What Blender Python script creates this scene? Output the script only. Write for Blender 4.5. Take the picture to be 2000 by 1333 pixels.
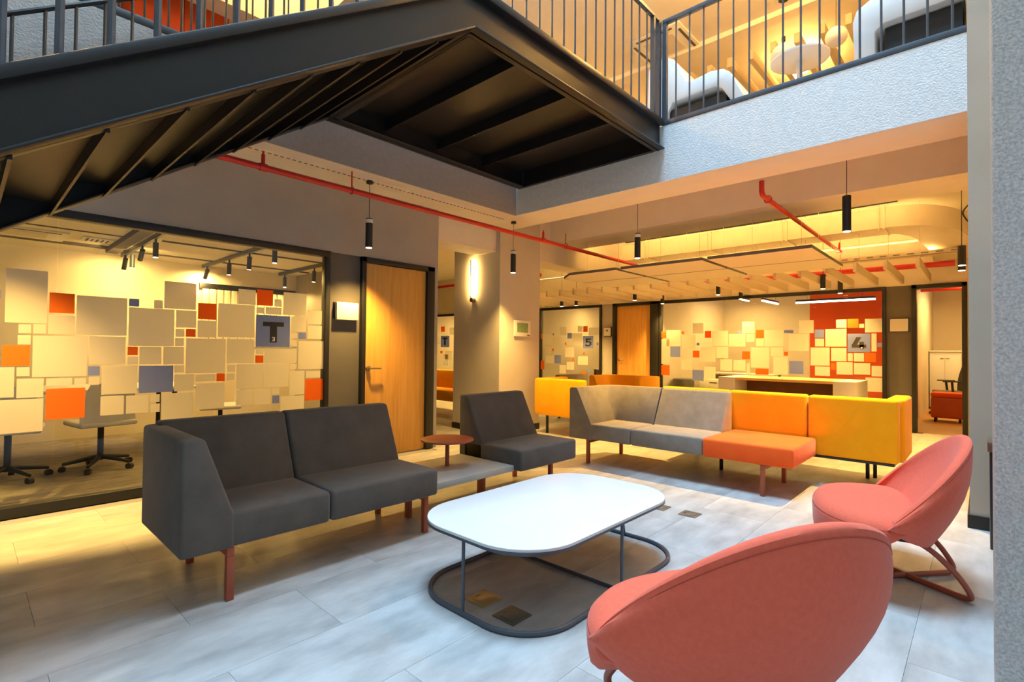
import bpy, bmesh, math, random
from mathutils import Vector, Matrix
random.seed(7)
S = bpy.context.scene
C = S.collection
for _o in list(bpy.data.objects):
    bpy.data.objects.remove(_o, do_unlink=True)

# ------------------------------------------------------------------ camera
cam_d = bpy.data.cameras.new('camera'); cam = bpy.data.objects.new('camera', cam_d); C.objects.link(cam)
cam_d.sensor_width = 36.0; cam_d.lens = 36.0 * 997.0 / 2000.0; cam_d.clip_start = 0.05; cam_d.clip_end = 100
def aim(yaw, pitch, roll):
    F = Vector((math.cos(yaw)*math.cos(pitch), math.sin(yaw)*math.cos(pitch), math.sin(pitch)))
    Rt = Vector((math.sin(yaw), -math.cos(yaw), 0)); U = Rt.cross(F)
    c, s = math.cos(roll), math.sin(roll)
    r2 = c*Rt + s*U; u2 = -s*Rt + c*U
    m = Matrix((r2, u2, -F)).transposed().to_4x4(); return m
cam.matrix_world = Matrix.Translation((0, 0, 1.2)) @ aim(0.746812, 0.0178125, 0.0098533)
S.camera = cam
# ------------------------------------------------------------------ world, daylight, exposure
W = bpy.data.worlds.new('world'); S.world = W; W.use_nodes = True
W.node_tree.nodes['Background'].inputs[0].default_value = (0.55, 0.75, 1.0, 1)
W.node_tree.nodes['Background'].inputs[1].default_value = 0.1
S.view_settings.view_transform = 'Standard'; S.view_settings.look = 'None'
S.view_settings.gamma = 1.0; S.view_settings.use_curve_mapping = False
S.view_settings.exposure = 0.0
WARM = (1.0, 0.60, 0.15)
WARM2 = (1.0, 0.61, 0.17)
def light(name, kind, loc, energy, color, parent=None, size=0.1, size_y=None, spot=None, blend=0.4, rot=None, spread=None):
    d = bpy.data.lights.new(name, kind); d.energy = energy; d.color = color
    if kind == 'AREA':
        d.size = size
        if size_y: d.shape = 'RECTANGLE'; d.size_y = size_y
        if spread: d.spread = spread
    elif kind in ('POINT', 'SPOT'):
        d.shadow_soft_size = size
        if kind == 'SPOT': d.spot_size = math.radians(spot or 90); d.spot_blend = blend
    o = bpy.data.objects.new(name, d); C.objects.link(o)
    o.location = loc
    if rot: o.rotation_euler = rot
    if parent:
        o.parent = parent; o.location = Vector(loc) - ROOT[parent.name]
    return o
ROOT = {}
# daylight falling through the skylight over the stair well
light('skylight_daylight', 'AREA', (2.2, 1.75, 14.0), 3500, (0.47, 0.73, 1.0), size=4.8, size_y=4.2)

# ------------------------------------------------------------------ materials
def lin(h):
    if isinstance(h, str):
        v = [int(h[i:i+2], 16)/255 for i in (0, 2, 4)]
        return tuple((x/12.92 if x <= .04045 else ((x+.055)/1.055)**2.4) for x in v) + (1,)
    return tuple(h) + (1,)
MATS = {}
def mat(name, col, rough=.6, metal=0, spec=.5, col2=None, scale=20, bump=0, bscale=60, emit=None, estr=0, stretch=None, rnd=0, detail=4, coord='Object', sheen=0):
    if name in MATS: return MATS[name]
    m = bpy.data.materials.new(name); m.use_nodes = True; N = m.node_tree.nodes; L = m.node_tree.links
    b = N['Principled BSDF']; b.inputs['Base Color'].default_value = lin(col)
    b.inputs['Roughness'].default_value = rough; b.inputs['Metallic'].default_value = metal
    b.inputs['Specular IOR Level'].default_value = spec
    if sheen: b.inputs['Sheen Weight'].default_value = sheen; b.inputs['Sheen Roughness'].default_value = .4
    tc = N.new('ShaderNodeTexCoord'); vec = tc.outputs[coord]
    if rnd:
        oi = N.new('ShaderNodeObjectInfo'); mu = N.new('ShaderNodeVectorMath'); mu.operation = 'ADD'
        sc = N.new('ShaderNodeMath'); sc.operation = 'MULTIPLY'; sc.inputs[1].default_value = 40
        L.new(oi.outputs['Random'], sc.inputs[0]); L.new(vec, mu.inputs[0]); L.new(sc.outputs[0], mu.inputs[1]); vec = mu.outputs[0]
    if stretch:
        mp = N.new('ShaderNodeMapping'); mp.inputs['Scale'].default_value = stretch; L.new(vec, mp.inputs[0]); vec = mp.outputs[0]
    if col2:
        n = N.new('ShaderNodeTexNoise'); n.inputs['Scale'].default_value = scale; n.inputs['Detail'].default_value = detail
        n.inputs['Roughness'].default_value = .6
        L.new(vec, n.inputs['Vector'])
        r = N.new('ShaderNodeValToRGB'); r.color_ramp.elements[0].position = .32; r.color_ramp.elements[1].position = .68
        r.color_ramp.elements[0].color = lin(col); r.color_ramp.elements[1].color = lin(col2)
        L.new(n.outputs[0], r.inputs[0]); out = r.outputs[0]
        if rnd:
            hs = N.new('ShaderNodeHueSaturation'); mr = N.new('ShaderNodeMapRange')
            mr.inputs[3].default_value = 1-rnd; mr.inputs[4].default_value = 1+rnd
            L.new(oi.outputs['Random'], mr.inputs[0]); L.new(mr.outputs[0], hs.inputs['Value']); L.new(out, hs.inputs['Color']); out = hs.outputs[0]
        L.new(out, b.inputs['Base Color'])
    if bump:
        n2 = N.new('ShaderNodeTexNoise'); n2.inputs['Scale'].default_value = bscale; n2.inputs['Detail'].default_value = 3
        bp = N.new('ShaderNodeBump'); bp.inputs['Strength'].default_value = bump; bp.inputs['Distance'].default_value = .01
        L.new(vec, n2.inputs['Vector']); L.new(n2.outputs[0], bp.inputs['Height']); L.new(bp.outputs[0], b.inputs['Normal'])
    if emit:
        b.inputs['Emission Color'].default_value = lin(emit); b.inputs['Emission Strength'].default_value = estr
    MATS[name] = m; return m
def glass_mat():
    m = bpy.data.materials.new('clear_glass'); m.use_nodes = True; N = m.node_tree.nodes; L = m.node_tree.links
    N.remove(N['Principled BSDF'])
    t = N.new('ShaderNodeBsdfTransparent'); t.inputs[0].default_value = (.94, .96, .95, 1)
    g = N.new('ShaderNodeBsdfGlossy'); g.inputs['Roughness'].default_value = .01
    f = N.new('ShaderNodeFresnel'); f.inputs[0].default_value = 1.5
    x = N.new('ShaderNodeMixShader'); ge = N.new('ShaderNodeNewGeometry'); mm = N.new('ShaderNodeMath'); mm.operation = 'SUBTRACT'; mm.use_clamp = True
    L.new(f.outputs[0], mm.inputs[0]); L.new(ge.outputs['Backfacing'], mm.inputs[1])   # only the outer face reflects; no internal mirror in a thin sheet
    L.new(mm.outputs[0], x.inputs[0]); L.new(t.outputs[0], x.inputs[1]); L.new(g.outputs[0], x.inputs[2])
    L.new(x.outputs[0], N['Material Output'].inputs[0]); MATS['glass'] = m; return m
def film_mat(name, col, trans, clear):
    m = bpy.data.materials.new(name); m.use_nodes = True; N = m.node_tree.nodes; L = m.node_tree.links
    N.remove(N['Principled BSDF'])
    d = N.new('ShaderNodeBsdfDiffuse'); d.inputs[0].default_value = lin(col)
    t = N.new('ShaderNodeBsdfTranslucent'); t.inputs[0].default_value = lin(col)
    p = N.new('ShaderNodeBsdfTransparent'); p.inputs[0].default_value = lin(col)
    x = N.new('ShaderNodeMixShader'); x.inputs[0].default_value = trans
    y = N.new('ShaderNodeMixShader'); y.inputs[0].default_value = clear
    L.new(d.outputs[0], x.inputs[1]); L.new(t.outputs[0], x.inputs[2]); L.new(x.outputs[0], y.inputs[1]); L.new(p.outputs[0], y.inputs[2])
    L.new(y.outputs[0], N['Material Output'].inputs[0]); MATS[name] = m; return m
GLASS = glass_mat()
FW = film_mat('frosted_film', 'f0ebe0', .7, .18)
FO = film_mat('orange_film', 'f0903c', .65, .08)
FB = film_mat('blue_film', 'a2aee0', .65, .08)
INK = mat('sign_ink', '2b2620', .6)
INKW = mat('sign_white', 'efe9dd', .6)
M_BLACK = mat('black_frame', '181715', .45)
M_STEEL = mat('dark_painted_steel', '19191a', .38, 0, .5, col2='1d1d1e', scale=6, bump=.06, bscale=90)
M_RAIL = mat('blue_grey_painted_rail', '3d4650', .42, 0, .5, col2='454f5a', scale=14)
M_PARAPET = mat('white_textured_render', 'dcdfe0', .9, col2='e9ebea', scale=30, bump=.55, bscale=75)
M_CONC = mat('rough_pale_render', 'bcc0c0', .95, col2='eceeec', scale=120, bump=1.0, bscale=110)
M_WALL = mat('taupe_painted_wall', 'a39c93', .85, col2='a9a299', scale=3, bump=.04, bscale=120)
M_CREAM = mat('cream_painted_plaster', 'e6dccb', .85, col2='ebe2d3', scale=3, bump=.05, bscale=90)
M_BEIGE = mat('beige_painted_plaster', 'd9cdb9', .85, col2='ded3c0', scale=3, bump=.04, bscale=90)
M_COL = mat('pale_taupe_plaster', 'c3bbae', .85, col2='c8c0b4', scale=3, bump=.05, bscale=90)
M_PIER = mat('dark_taupe_panel', '5a5550', .7, col2='605b55', scale=3)
M_PIERR = mat('warm_taupe_plaster', 'b3a592', .85, col2='b9ab98', scale=3, bump=.05, bscale=90)
M_FASC = mat('shade_toned_render', 'a09890', .9, col2='a8a098', scale=30, bump=.4, bscale=75)  # shade from the floors above is put into this fascia colour
M_WOOD = mat('oak_veneer', 'd1963f', .45, col2='e2ab57', scale=5, stretch=(7, 7, .35), detail=6)
M_WOODT = mat('oak_table_top', 'd8a35a', .4, col2='e4b26b', scale=5, stretch=(6, .4, 6), detail=6)
M_FLOORB = mat('floor_grout', '908d89', .8)
M_UPF = mat('upper_floor_vinyl', 'a09c95', .6, col2='b0aca5', scale=4)
M_GLOBE = mat('added_globe_glow', 'fff2d8', .5, emit='ffc46a', estr=430)
FILL_ENERGY = 75  # energy of the added strips that lift the back ceiling
M_TILE = mat('grey_vinyl_tile', '989693', .40, 0, .45, col2='bdbbb8', scale=3.0, stretch=(.9, 2.2, 1), rnd=.03, detail=7, bump=.03, bscale=30)
M_CARPET = mat('striped_carpet_tile', '6d655b', .95, col2='a79c8c', scale=9, stretch=(.5, 4, 1), bump=.2, bscale=200)
M_GREY = mat('charcoal_velour', '57504a', .9, 0, .2, col2='625a53', scale=7, bump=.08, bscale=180, sheen=.25)
M_LGREY = mat('silver_grey_velour', '80776d', .9, 0, .2, col2='8f867b', scale=8, bump=.08, bscale=180, sheen=.25)
M_YEL = mat('mustard_yellow_fabric', 'efa206', .85, 0, .2, col2='f3aa0c', scale=6, bump=.06, bscale=180, sheen=.15)
M_ORA = mat('bright_orange_fabric', 'f25a1d', .85, 0, .2, col2='f6641f', scale=6, bump=.06, bscale=180, sheen=.15)
M_CORAL = mat('coral_wool_fabric', 'e0644c', .9, 0, .2, col2='e66b52', scale=60, bump=.12, bscale=420, sheen=.2)
M_CSEAM = mat('coral_seam_thread', 'a8412f', .9)
M_LEG = mat('terracotta_painted_metal', '9c4a2c', .45, 0, .5, col2='a34f30', scale=10)
M_TUBE = mat('terracotta_tube', 'a5523a', .4)
M_WHITE = mat('white_laminate', 'd9dad9', .35, 0, .5, col2='dededd', scale=4)
M_BEN = mat('pale_grey_laminate', 'aaa49b', .3, 0, .5, col2='b0aaa1', scale=4)
M_PLAST = mat('white_plastic', 'e4e0d8', .4)
M_TGREY = mat('slate_grey_metal', '4a4f58', .4)
M_RED = mat('red_pipe_paint', 'c3201a', .4, col2='cb2a20', scale=20)
M_DUCT = mat('cream_painted_duct', 'dfd2b8', .6, col2='e5d9c1', scale=5)
M_PANEL = mat('acoustic_panel_face', 'e3d9c6', .9)
M_PEDGE = mat('acoustic_panel_edge', '6b675f', .8)
M_BAF = mat('baffle_felt', 'cdbfa6', .9)
M_CHROME = mat('brushed_steel', '8f8a82', .3, .9)
M_BRASS = mat('brushed_brass', 'c9a56c', .35, .45)
M_BRONZE = mat('dark_bronze', '7d7568', .4, .45)
M_LAMP = mat('lamp_lens_glow', 'fff2d8', .5, emit='ffe6b8', estr=14)
M_BAR = mat('led_bar_glow', 'fff2d8', .5, emit='ffdf9e', estr=9)
M_TUBEL = mat('led_tube_glow', 'ffffff', .5, emit='fff0d8', estr=10)
M_OWALL = mat('orange_painted_wall', 'd9531c', .8)
M_WFLOOR = mat('oak_laminate_floor', 'b98642', .45, col2='c9964f', scale=4, stretch=(5, .6, 1))
M_SCREEN = mat('lcd_screen', '6f8a58', .3, col2='8aa56c', scale=30)
M_DARK = mat('black_plastic', '1b1b1c', .5)
M_SLATE = mat('dark_smoked_panel', '20242a', .35)

# ------------------------------------------------------------------ mesh helpers
def merge(bm, tmp):
    me = bpy.data.meshes.new('tmp'); tmp.to_mesh(me); tmp.free(); bm.from_mesh(me); bpy.data.meshes.remove(me)
def bevel(t, w, seg=2):
    if w: bmesh.ops.bevel(t, geom=list(t.edges), offset=w, segments=seg, affect='EDGES', profile=.5, clamp_overlap=True)
def box(x0, x1, y0, y1, z0, z1, bev=0, seg=2, bm=None):
    t = bmesh.new(); bmesh.ops.create_cube(t, size=1)
    for v in t.verts: v.co = Vector(((x0+x1)/2 + v.co.x*(x1-x0), (y0+y1)/2 + v.co.y*(y1-y0), (z0+z1)/2 + v.co.z*(z1-z0)))
    bevel(t, bev, seg)
    if bm is None: return t
    merge(bm, t); return bm
def prism(pts, plane, a0, a1, bev=0, seg=2, bm=None):
    t = bmesh.new()
    def P(p, a):
        return {'xz': (p[0], a, p[1]), 'yz': (a, p[0], p[1]), 'xy': (p[0], p[1], a)}[plane]
    A = [t.verts.new(P(p, a0)) for p in pts]; B = [t.verts.new(P(p, a1)) for p in pts]; n = len(pts)
    t.faces.new(A); t.faces.new(B[::-1])
    for i in range(n): t.faces.new((A[i], B[i], B[(i+1) % n], A[(i+1) % n]))
    bmesh.ops.recalc_face_normals(t, faces=t.faces); bevel(t, bev, seg)
    if bm is None: return t
    merge(bm, t); return bm
def tube(pts, r, n=8, closed=False, bm=None, cap=True):
    t = bmesh.new(); pts = [Vector(p) for p in pts]; k = len(pts); rings = []; up = None
    for i, p in enumerate(pts):
        a = pts[(i-1) % k] if (closed or i) else p; b = pts[(i+1) % k] if (closed or i < k-1) else p
        d = (b-a).normalized()
        if up is None: up = Vector((0, 0, 1)) if abs(d.z) < .9 else Vector((1, 0, 0))
        s = d.cross(up)
        if s.length < 1e-4: s = d.cross(Vector((1, .3, 0)))
        s.normalize(); up = s.cross(d).normalized()
        rr = r[i] if isinstance(r, (list, tuple)) else r
        rings.append([t.verts.new(p + rr*(math.cos(q*2*math.pi/n)*s + math.sin(q*2*math.pi/n)*up)) for q in range(n)])
    for i in range(k if closed else k-1):
        A, B = rings[i], rings[(i+1) % k]
        for q in range(n): t.faces.new((A[q], A[(q+1) % n], B[(q+1) % n], B[q]))
    if cap and not closed: t.faces.new(rings[0][::-1]); t.faces.new(rings[-1])
    bmesh.ops.recalc_face_normals(t, faces=t.faces)
    if bm is None: return t
    merge(bm, t); return bm
def cyl(p0, p1, r, n=16, r1=None, bm=None):
    return tube([p0, p1], [r, r if r1 is None else r1], n, bm=bm)
def arc(pts, rad, seg=6):
    """polyline with rounded corners"""
    out = [Vector(pts[0])]
    for i in range(1, len(pts)-1):
        a, b, c = Vector(pts[i-1]), Vector(pts[i]), Vector(pts[i+1])
        r = min(rad, (a-b).length*.45, (c-b).length*.45); p = b+(a-b).normalized()*r; q = b+(c-b).normalized()*r
        for s in range(seg+1):
            u = s/seg; out.append((1-u)**2*p + 2*u*(1-u)*b + u*u*q)
    out.append(Vector(pts[-1])); return out
def rrect(x0, x1, y0, y1, r, n=8):
    o = []
    for cx, cy, a0 in ((x1-r, y1-r, 0), (x0+r, y1-r, 90), (x0+r, y0+r, 180), (x1-r, y0+r, 270)):
        for i in range(n+1):
            a = math.radians(a0+90*i/n); o.append((cx+r*math.cos(a), cy+r*math.sin(a)))
    return o
def finish(me, smooth=True):
    if smooth:
        for p in me.polygons: p.use_smooth = True
        me.set_sharp_from_angle(angle=math.radians(38))
def root_of(p):
    while p.parent: p = p.parent
    return p
def obj(name, bm, m, parent=None, label=None, local=False, smooth=True):
    me = bpy.data.meshes.new(name)
    if parent is not None and not local:
        bmesh.ops.translate(bm, verts=bm.verts, vec=-ROOT[root_of(parent).name])
    loc = None
    if parent is None:
        xs = [v.co for v in bm.verts]
        loc = Vector(((min(v.x for v in xs)+max(v.x for v in xs))/2, (min(v.y for v in xs)+max(v.y for v in xs))/2, min(v.z for v in xs)))
        bmesh.ops.translate(bm, verts=bm.verts, vec=-loc)
    bm.to_mesh(me); bm.free(); finish(me, smooth); me.materials.append(m)
    o = bpy.data.objects.new(name, me); C.objects.link(o)
    if parent is not None: o.parent = parent
    else: o.location = loc; ROOT[o.name] = loc
    if label: o['label'] = label
    return o
def tag(o, label, cat, group=None):
    o['label'] = label; o['category'] = cat
    if group: o['group'] = group
    return o
def thing(name, label, cat, loc=(0, 0, 0), rz=0, group=None):
    o = bpy.data.objects.new(name, None); C.objects.link(o); o.location = loc; o.rotation_euler = (0, 0, rz)
    o.empty_display_size = .1; ROOT[o.name] = Vector(loc); return tag(o, label, cat, group)
def struct(name, bm, m, label=None):
    o = obj(name, bm, m); o['kind'] = 'structure'
    if label: o['label'] = label
    return o
def sroot(name, loc, label=None):
    o = bpy.data.objects.new(name, None); C.objects.link(o); o.location = loc; ROOT[o.name] = Vector(loc); o['kind'] = 'structure'
    o.empty_display_size = .1
    if label: o['label'] = label
    return o
def copy_tree(o, parent=None):
    c = o.copy(); C.objects.link(c)
    if parent is not None: c.parent = parent
    else: ROOT[c.name] = Vector(o.location)
    for ch in list(o.children): copy_tree(ch, c)
    return c
def place(o, loc, rz=0, label=None):
    o.location = loc; o.rotation_euler = (0, 0, rz); ROOT[o.name] = Vector(loc)
    if label: o['label'] = label
    return o
FILM_L="""W 0.201 0.424 1.355 1.739;O 0.428 0.575 1.435 1.589;B 0.153 0.186 1.517 1.584;W 0.271 0.342 1.283 1.351;W 0.347 0.420 1.281 1.355;W 0.425 0.578 1.281 1.427;W 0.579 0.892 1.280 1.582;B 0.896 0.969 1.514 1.583;W 1.062 1.129 1.508 1.584;W 0.897 1.213 1.201 1.513;W 1.132 1.370 1.514 1.747;O 1.380 1.532 1.438 1.585;W 1.219 1.374 1.360 1.512;W 1.379 1.530 1.282 1.433;W 1.217 1.288 1.281 1.354;O 1.292 1.372 1.283 1.357;W 1.215 1.285 1.204 1.277;W 0.268 0.341 1.203 1.275;O 0.191 0.340 1.052 1.203;W 0.346 0.653 0.970 1.273;W 0.658 0.887 1.056 1.277;O 0.894 0.967 1.127 1.200;W 0.895 0.968 1.054 1.123;W 0.971 1.127 1.052 1.201;W 1.134 1.288 1.049 1.203;W 1.295 1.609 0.970 1.277;W 1.537 1.851 1.288 1.593;W 1.613 1.852 1.051 1.279;W 0.165 0.263 0.834 1.050;W 0.267 0.340 0.980 1.048;W 0.269 0.415 0.826 0.968;W 0.422 0.571 0.906 0.966;W 0.577 0.651 0.905 0.962;B 0.655 0.731 0.971 1.049;W 0.660 0.730 0.901 0.968;W 0.736 0.968 0.823 1.051;B 0.971 1.213 0.822 1.047;W 1.215 1.290 0.980 1.049;W 1.214 1.368 0.824 0.971;W 1.371 1.530 0.899 0.966;O 1.534 1.608 0.895 0.972;W 1.374 1.607 0.657 0.889;W 0.170 0.416 0.583 0.823;O 0.422 0.648 0.660 0.890;W 0.733 0.885 0.663 0.817;W 0.892 1.046 0.665 0.812;W 1.052 1.122 0.743 0.813;W 1.054 1.124 0.663 0.738;W 1.131 1.364 0.582 0.817;W 1.620 1.692 0.974 1.048;W 1.617 1.689 0.901 0.970;W 1.697 1.934 0.819 1.050;W 1.697 1.851 0.672 0.817;W 1.702 1.857 1.591 1.736;O 1.861 2.015 1.592 1.747;W 2.020 2.098 1.591 1.670;W 2.108 2.341 1.517 1.743;W 1.859 1.937 1.518 1.580;W 1.942 2.099 1.515 1.588;B 1.858 2.181 1.203 1.510;W 2.185 2.339 1.357 1.509;W 2.348 2.504 1.440 1.585;W 2.351 2.506 1.290 1.430;W 2.182 2.253 1.291 1.351;B 2.258 2.341 1.287 1.358;W 2.184 2.254 1.210 1.281;W 2.261 2.527 0.986 1.274;W 1.861 1.934 1.135 1.197;O 1.858 1.936 1.054 1.130;W 1.940 2.251 1.051 1.199;W 1.939 2.174 0.822 1.047;W 2.178 2.253 0.990 1.045;W 2.180 2.333 0.737 0.979;W 2.342 2.497 0.898 0.975;O 2.334 2.528 0.671 0.893;W 1.855 2.008 0.665 0.814;B 2.018 2.090 0.666 0.749;W 2.012 2.088 0.754 0.818;W 2.095 2.332 0.590 0.735"""
FILM_4="""O 4.839 4.961 1.476 1.622;W 4.521 4.833 1.314 1.645;O 4.448 4.508 1.550 1.620;W 4.056 4.276 1.558 1.774;O 3.897 4.031 1.473 1.618;W 4.210 4.501 1.258 1.535;B 4.132 4.197 1.323 1.381;B 4.528 4.748 1.089 1.309;W 4.762 4.960 0.937 1.462;O 4.132 4.274 1.086 1.228;W 3.817 4.119 1.005 1.293;O 4.754 4.963 0.707 0.926;W 4.287 4.513 0.841 1.047;B 4.046 4.278 0.626 0.844;W 3.816 4.041 0.683 0.919;W 3.580 3.892 1.318 1.614;W 3.575 3.805 1.085 1.306;W 3.503 3.731 0.843 1.067;W 3.260 3.484 0.851 1.057;B 3.341 3.411 1.542 1.614;W 3.103 3.330 1.554 1.771;W 3.103 3.254 1.390 1.539;O 2.942 3.088 1.460 1.617;W 2.619 2.934 1.308 1.612;W 2.942 3.081 1.313 1.453;O 3.181 3.329 1.069 1.224;W 3.261 3.571 1.307 1.548;W 2.851 3.170 0.920 1.296;W 3.181 3.248 0.798 0.999;O 2.862 3.091 0.795 0.912;B 2.455 2.615 1.544 1.603;W 2.217 2.537 1.231 1.533;O 2.543 2.615 1.144 1.223;B 2.299 2.530 0.829 1.063;W 2.143 2.375 1.540 1.770;B 1.986 2.133 1.456 1.604;W 1.665 1.977 1.307 1.610;W 1.987 2.129 1.310 1.450;W 1.665 1.819 1.619 1.764;O 1.501 1.660 1.616 1.769;W 1.425 1.497 1.613 1.686;W 1.183 1.419 1.538 1.763;B 1.340 1.657 1.218 1.526;W 1.906 2.197 0.984 1.299;W 1.666 1.893 1.066 1.294;O 1.820 1.897 0.921 1.043;W 1.581 1.814 0.847 1.058;W 1.344 1.572 0.856 1.049;W 1.426 1.572 1.066 1.208;O 1.268 1.420 1.060 1.214;W 1.579 1.657 1.070 1.206;W 1.259 1.333 1.231 1.527;B 1.189 1.256 1.302 1.374;W 1.186 1.413 0.587 0.818;W 1.185 1.332 0.834 1.007;W 1.903 2.130 0.812 0.977;W 2.547 2.787 0.808 1.131;W 2.623 2.830 1.137 1.297"""
FILM_5="""O 8.159 8.206 1.487 1.634;W 7.837 8.132 1.337 1.618;B 7.775 7.823 1.570 1.628;W 7.400 7.601 1.561 1.780;B 7.240 7.374 1.490 1.626;O 6.783 6.913 1.638 1.782;W 6.922 7.069 1.640 1.785;B 6.625 6.919 1.254 1.548;W 7.552 7.821 1.262 1.551;O 7.397 7.452 1.333 1.399;O 7.777 7.835 1.181 1.249;B 7.554 7.758 0.881 1.092;W 7.168 7.441 1.043 1.288;O 6.859 6.917 1.102 1.165;O 7.157 7.232 0.942 1.025;O 8.078 8.197 0.725 0.946;W 6.934 7.230 1.326 1.617;W 7.851 8.056 1.108 1.312;W 7.406 7.607 0.642 0.853;W 7.164 7.391 0.737 0.933;W 6.468 6.763 1.555 1.740;B 6.485 6.541 1.326 1.397;W 6.771 7.062 0.869 1.073;B 6.690 6.775 0.714 0.802;O 6.820 6.971 0.637 0.718;W 7.768 8.053 0.880 1.083"""
FILM_T="""O 11.951 12.144 1.730 1.897;B 11.736 12.143 1.265 1.613;O 12.046 12.161 1.078 1.160;W 11.612 11.936 0.902 1.162;W 12.187 12.466 1.362 1.617;W 11.785 12.011 0.707 1.053;W 11.538 11.730 1.628 1.857"""
# ================================================================== SETTING
fl = struct('floor', box(-4, 16.5, -4.5, 13.5, -.14, -.008), M_FLOORB, 'grey mottled vinyl tile floor of the lounge')
tx, ty = .914, .457
tm = box(-tx/2+.0006, tx/2-.0006, -ty/2+.0006, ty/2-.0006, 0, .0075)
bmesh.ops.delete(tm, geom=[f for f in tm.faces if f.normal.z < -.5], context='FACES')
tme = bpy.data.meshes.new('vinyl_tile'); tm.to_mesh(tme); tm.free(); tme.materials.append(M_TILE)
far = bmesh.new()
cells = []
for j in range(-8, 29):
    for i in range(-5, 13):
        x = i*tx + (j % 2)*tx*.5 + .24; y = j*ty + .0
        if x < -4 or x > 9.9 or y < -4.2 or y > 13: continue
        if y > 4.95 and x < 3.9: continue
        cells.append((math.hypot(x, y), x, y))
cells.sort()
def infront(x, y): return x*math.cos(.7468)+y*math.sin(.7468) > .6
near = [c for c in cells if infront(c[1], c[2])][:295]; ns = set(near)
for c in near:
    o = bpy.data.objects.new('floor_tile', tme); C.objects.link(o); o.parent = fl
    o.location = Vector((c[1], c[2], -.0075)) - ROOT['floor']
for c in cells:
    if c not in ns: box(c[1]-tx/2+.0006, c[1]+tx/2-.0006, c[2]-ty/2+.0006, c[2]+ty/2-.0006, -.0075, 0, bm=far)
ft = obj('floor_tile_field', far, M_TILE, fl); ft['kind'] = 'stuff'
struct('floor_meeting_room', box(-3.9, 3.86, 5.06, 8.6, -.004, .006), M_CARPET, 'beige striped carpet inside the glazed meeting room')
struct('floor_office', box(9.98, 15.8, -.6, .9, -.004, .004), M_WFLOOR, 'honey oak floor of the room beyond the open doorway')
struct('floor_rooms', box(10.08, 13.5, .96, 13.2, -.004, .004), M_CARPET, 'carpet floor of the glazed back offices')

def joined(boxes):
    bm = bmesh.new()
    for b in boxes: box(*b, bm=bm)
    return bm
struct('wall_left', joined([(-3.9, 3.99, 4.95, 5.08, 2.2, 2.93), (3.93, 3.99, 4.95, 5.08, 0, 2.2), (3.87, 3.99, 5.08, 8.7, 0, 3.3)]), M_WALL, 'taupe wall above the meeting room glazing')
struct('trim_1', box(2.575, 2.94, 4.985, 5.08, 0, 2.2), M_PIER, 'dark taupe pier between glazing and oak door')
struct('wall_meeting_back', joined([(-3.9, 3.87, 8.6, 8.7, 0, 2.5), (-3.95, -3.85, 5, 8.7, 0, 2.5)]), M_BEIGE, 'beige back wall of the meeting room')
struct('ceiling_meeting', box(-3.9, 3.87, 5.08, 8.6, 2.42, 2.5), M_CREAM, 'cream ceiling of the meeting room')
struct('wall_back', joined([(9.93, 10.08, -.6, 13.2, 2.26, 3.3), (9.93, 10.08, -.6, .18, 0, 2.26)]), M_BEIGE, 'beige wall band above the back glazing')
struct('trim_2', box(9.95, 10.08, 6.11, 6.41, 0, 2.26), M_WALL, 'grey pier between the small glazed office and its door')
struct('trim_3', box(9.95, 10.08, .82, 1.14, 0, 2.26), M_PIER, 'dark pier between the large glazed office and the doorway')
struct('wall_office_back', joined([(13.5, 13.6, 3.0, 13.2, 0, 2.8), (10.08, 13.5, 4.98, 5.04, 0, 2.8), (10.08, 13.5, 8.25, 8.31, 0, 2.8), (10.08, 15.8, .9, .96, 0, 2.8), (9.93, 13.6, 13.1, 13.2, 0, 3.3)]), M_BEIGE, 'cream walls inside the glazed back offices')
struct('wall_office_orange', box(13.5, 13.6, .96, 3.0, 0, 2.8), M_OWALL, 'orange painted wall inside the large back office')
struct('wall_store', joined([(15.8, 15.9, -.6, .96, 0, 2.8), (9.93, 15.9, -.7, -.6, 0, 3.3)]), M_BEIGE, 'cream wall of the room beyond the doorway')
struct('ceiling_office', joined([(10.08, 15.9, -.6, 13.2, 2.8, 2.9)]), M_CREAM, 'cream ceiling over the back offices')
struct('wall_right', joined([(5.96, 9.93, -.6, -.5, 0, 3.3), (4.79, 4.9, -4.4, -.5, 0, 14.3)]), M_CREAM, 'cream wall beside the right pier')
struct('column_right', joined([(4.78, 5.96, -.5, .08, 0, 6.2)]), M_PIERR, 'pale taupe pier at the right edge of the lounge')
struct('baseboard_right', joined([(4.765, 5.97, -.5, .092, 0, .09)]), M_BLACK)
struct('column_rough', box(2.22, 2.75, -.75, -.021, 0, 14.2, .008), M_CONC, 'rough pale rendered column in the right foreground')
struct('column_centre', box(5.16, 6.04, 5.02, 6.0, 0, 3.3), M_COL, 'pale taupe column carrying the wall lamp and the control panel')
struct('baseboard_centre', joined([(5.15, 6.05, 5.01, 6.01, 0, .09)]), M_BLACK)
struct('wall_rear', joined([(-4.0, -3.9, -4.5, 13.4, 0, 14.3), (-4.0, 4.9, -4.5, -4.4, 0, 14.3), (-3.9, 10, 13.2, 13.3, 0, 3.3)]), M_WALL, 'taupe walls of the stair well behind the viewer')
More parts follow.
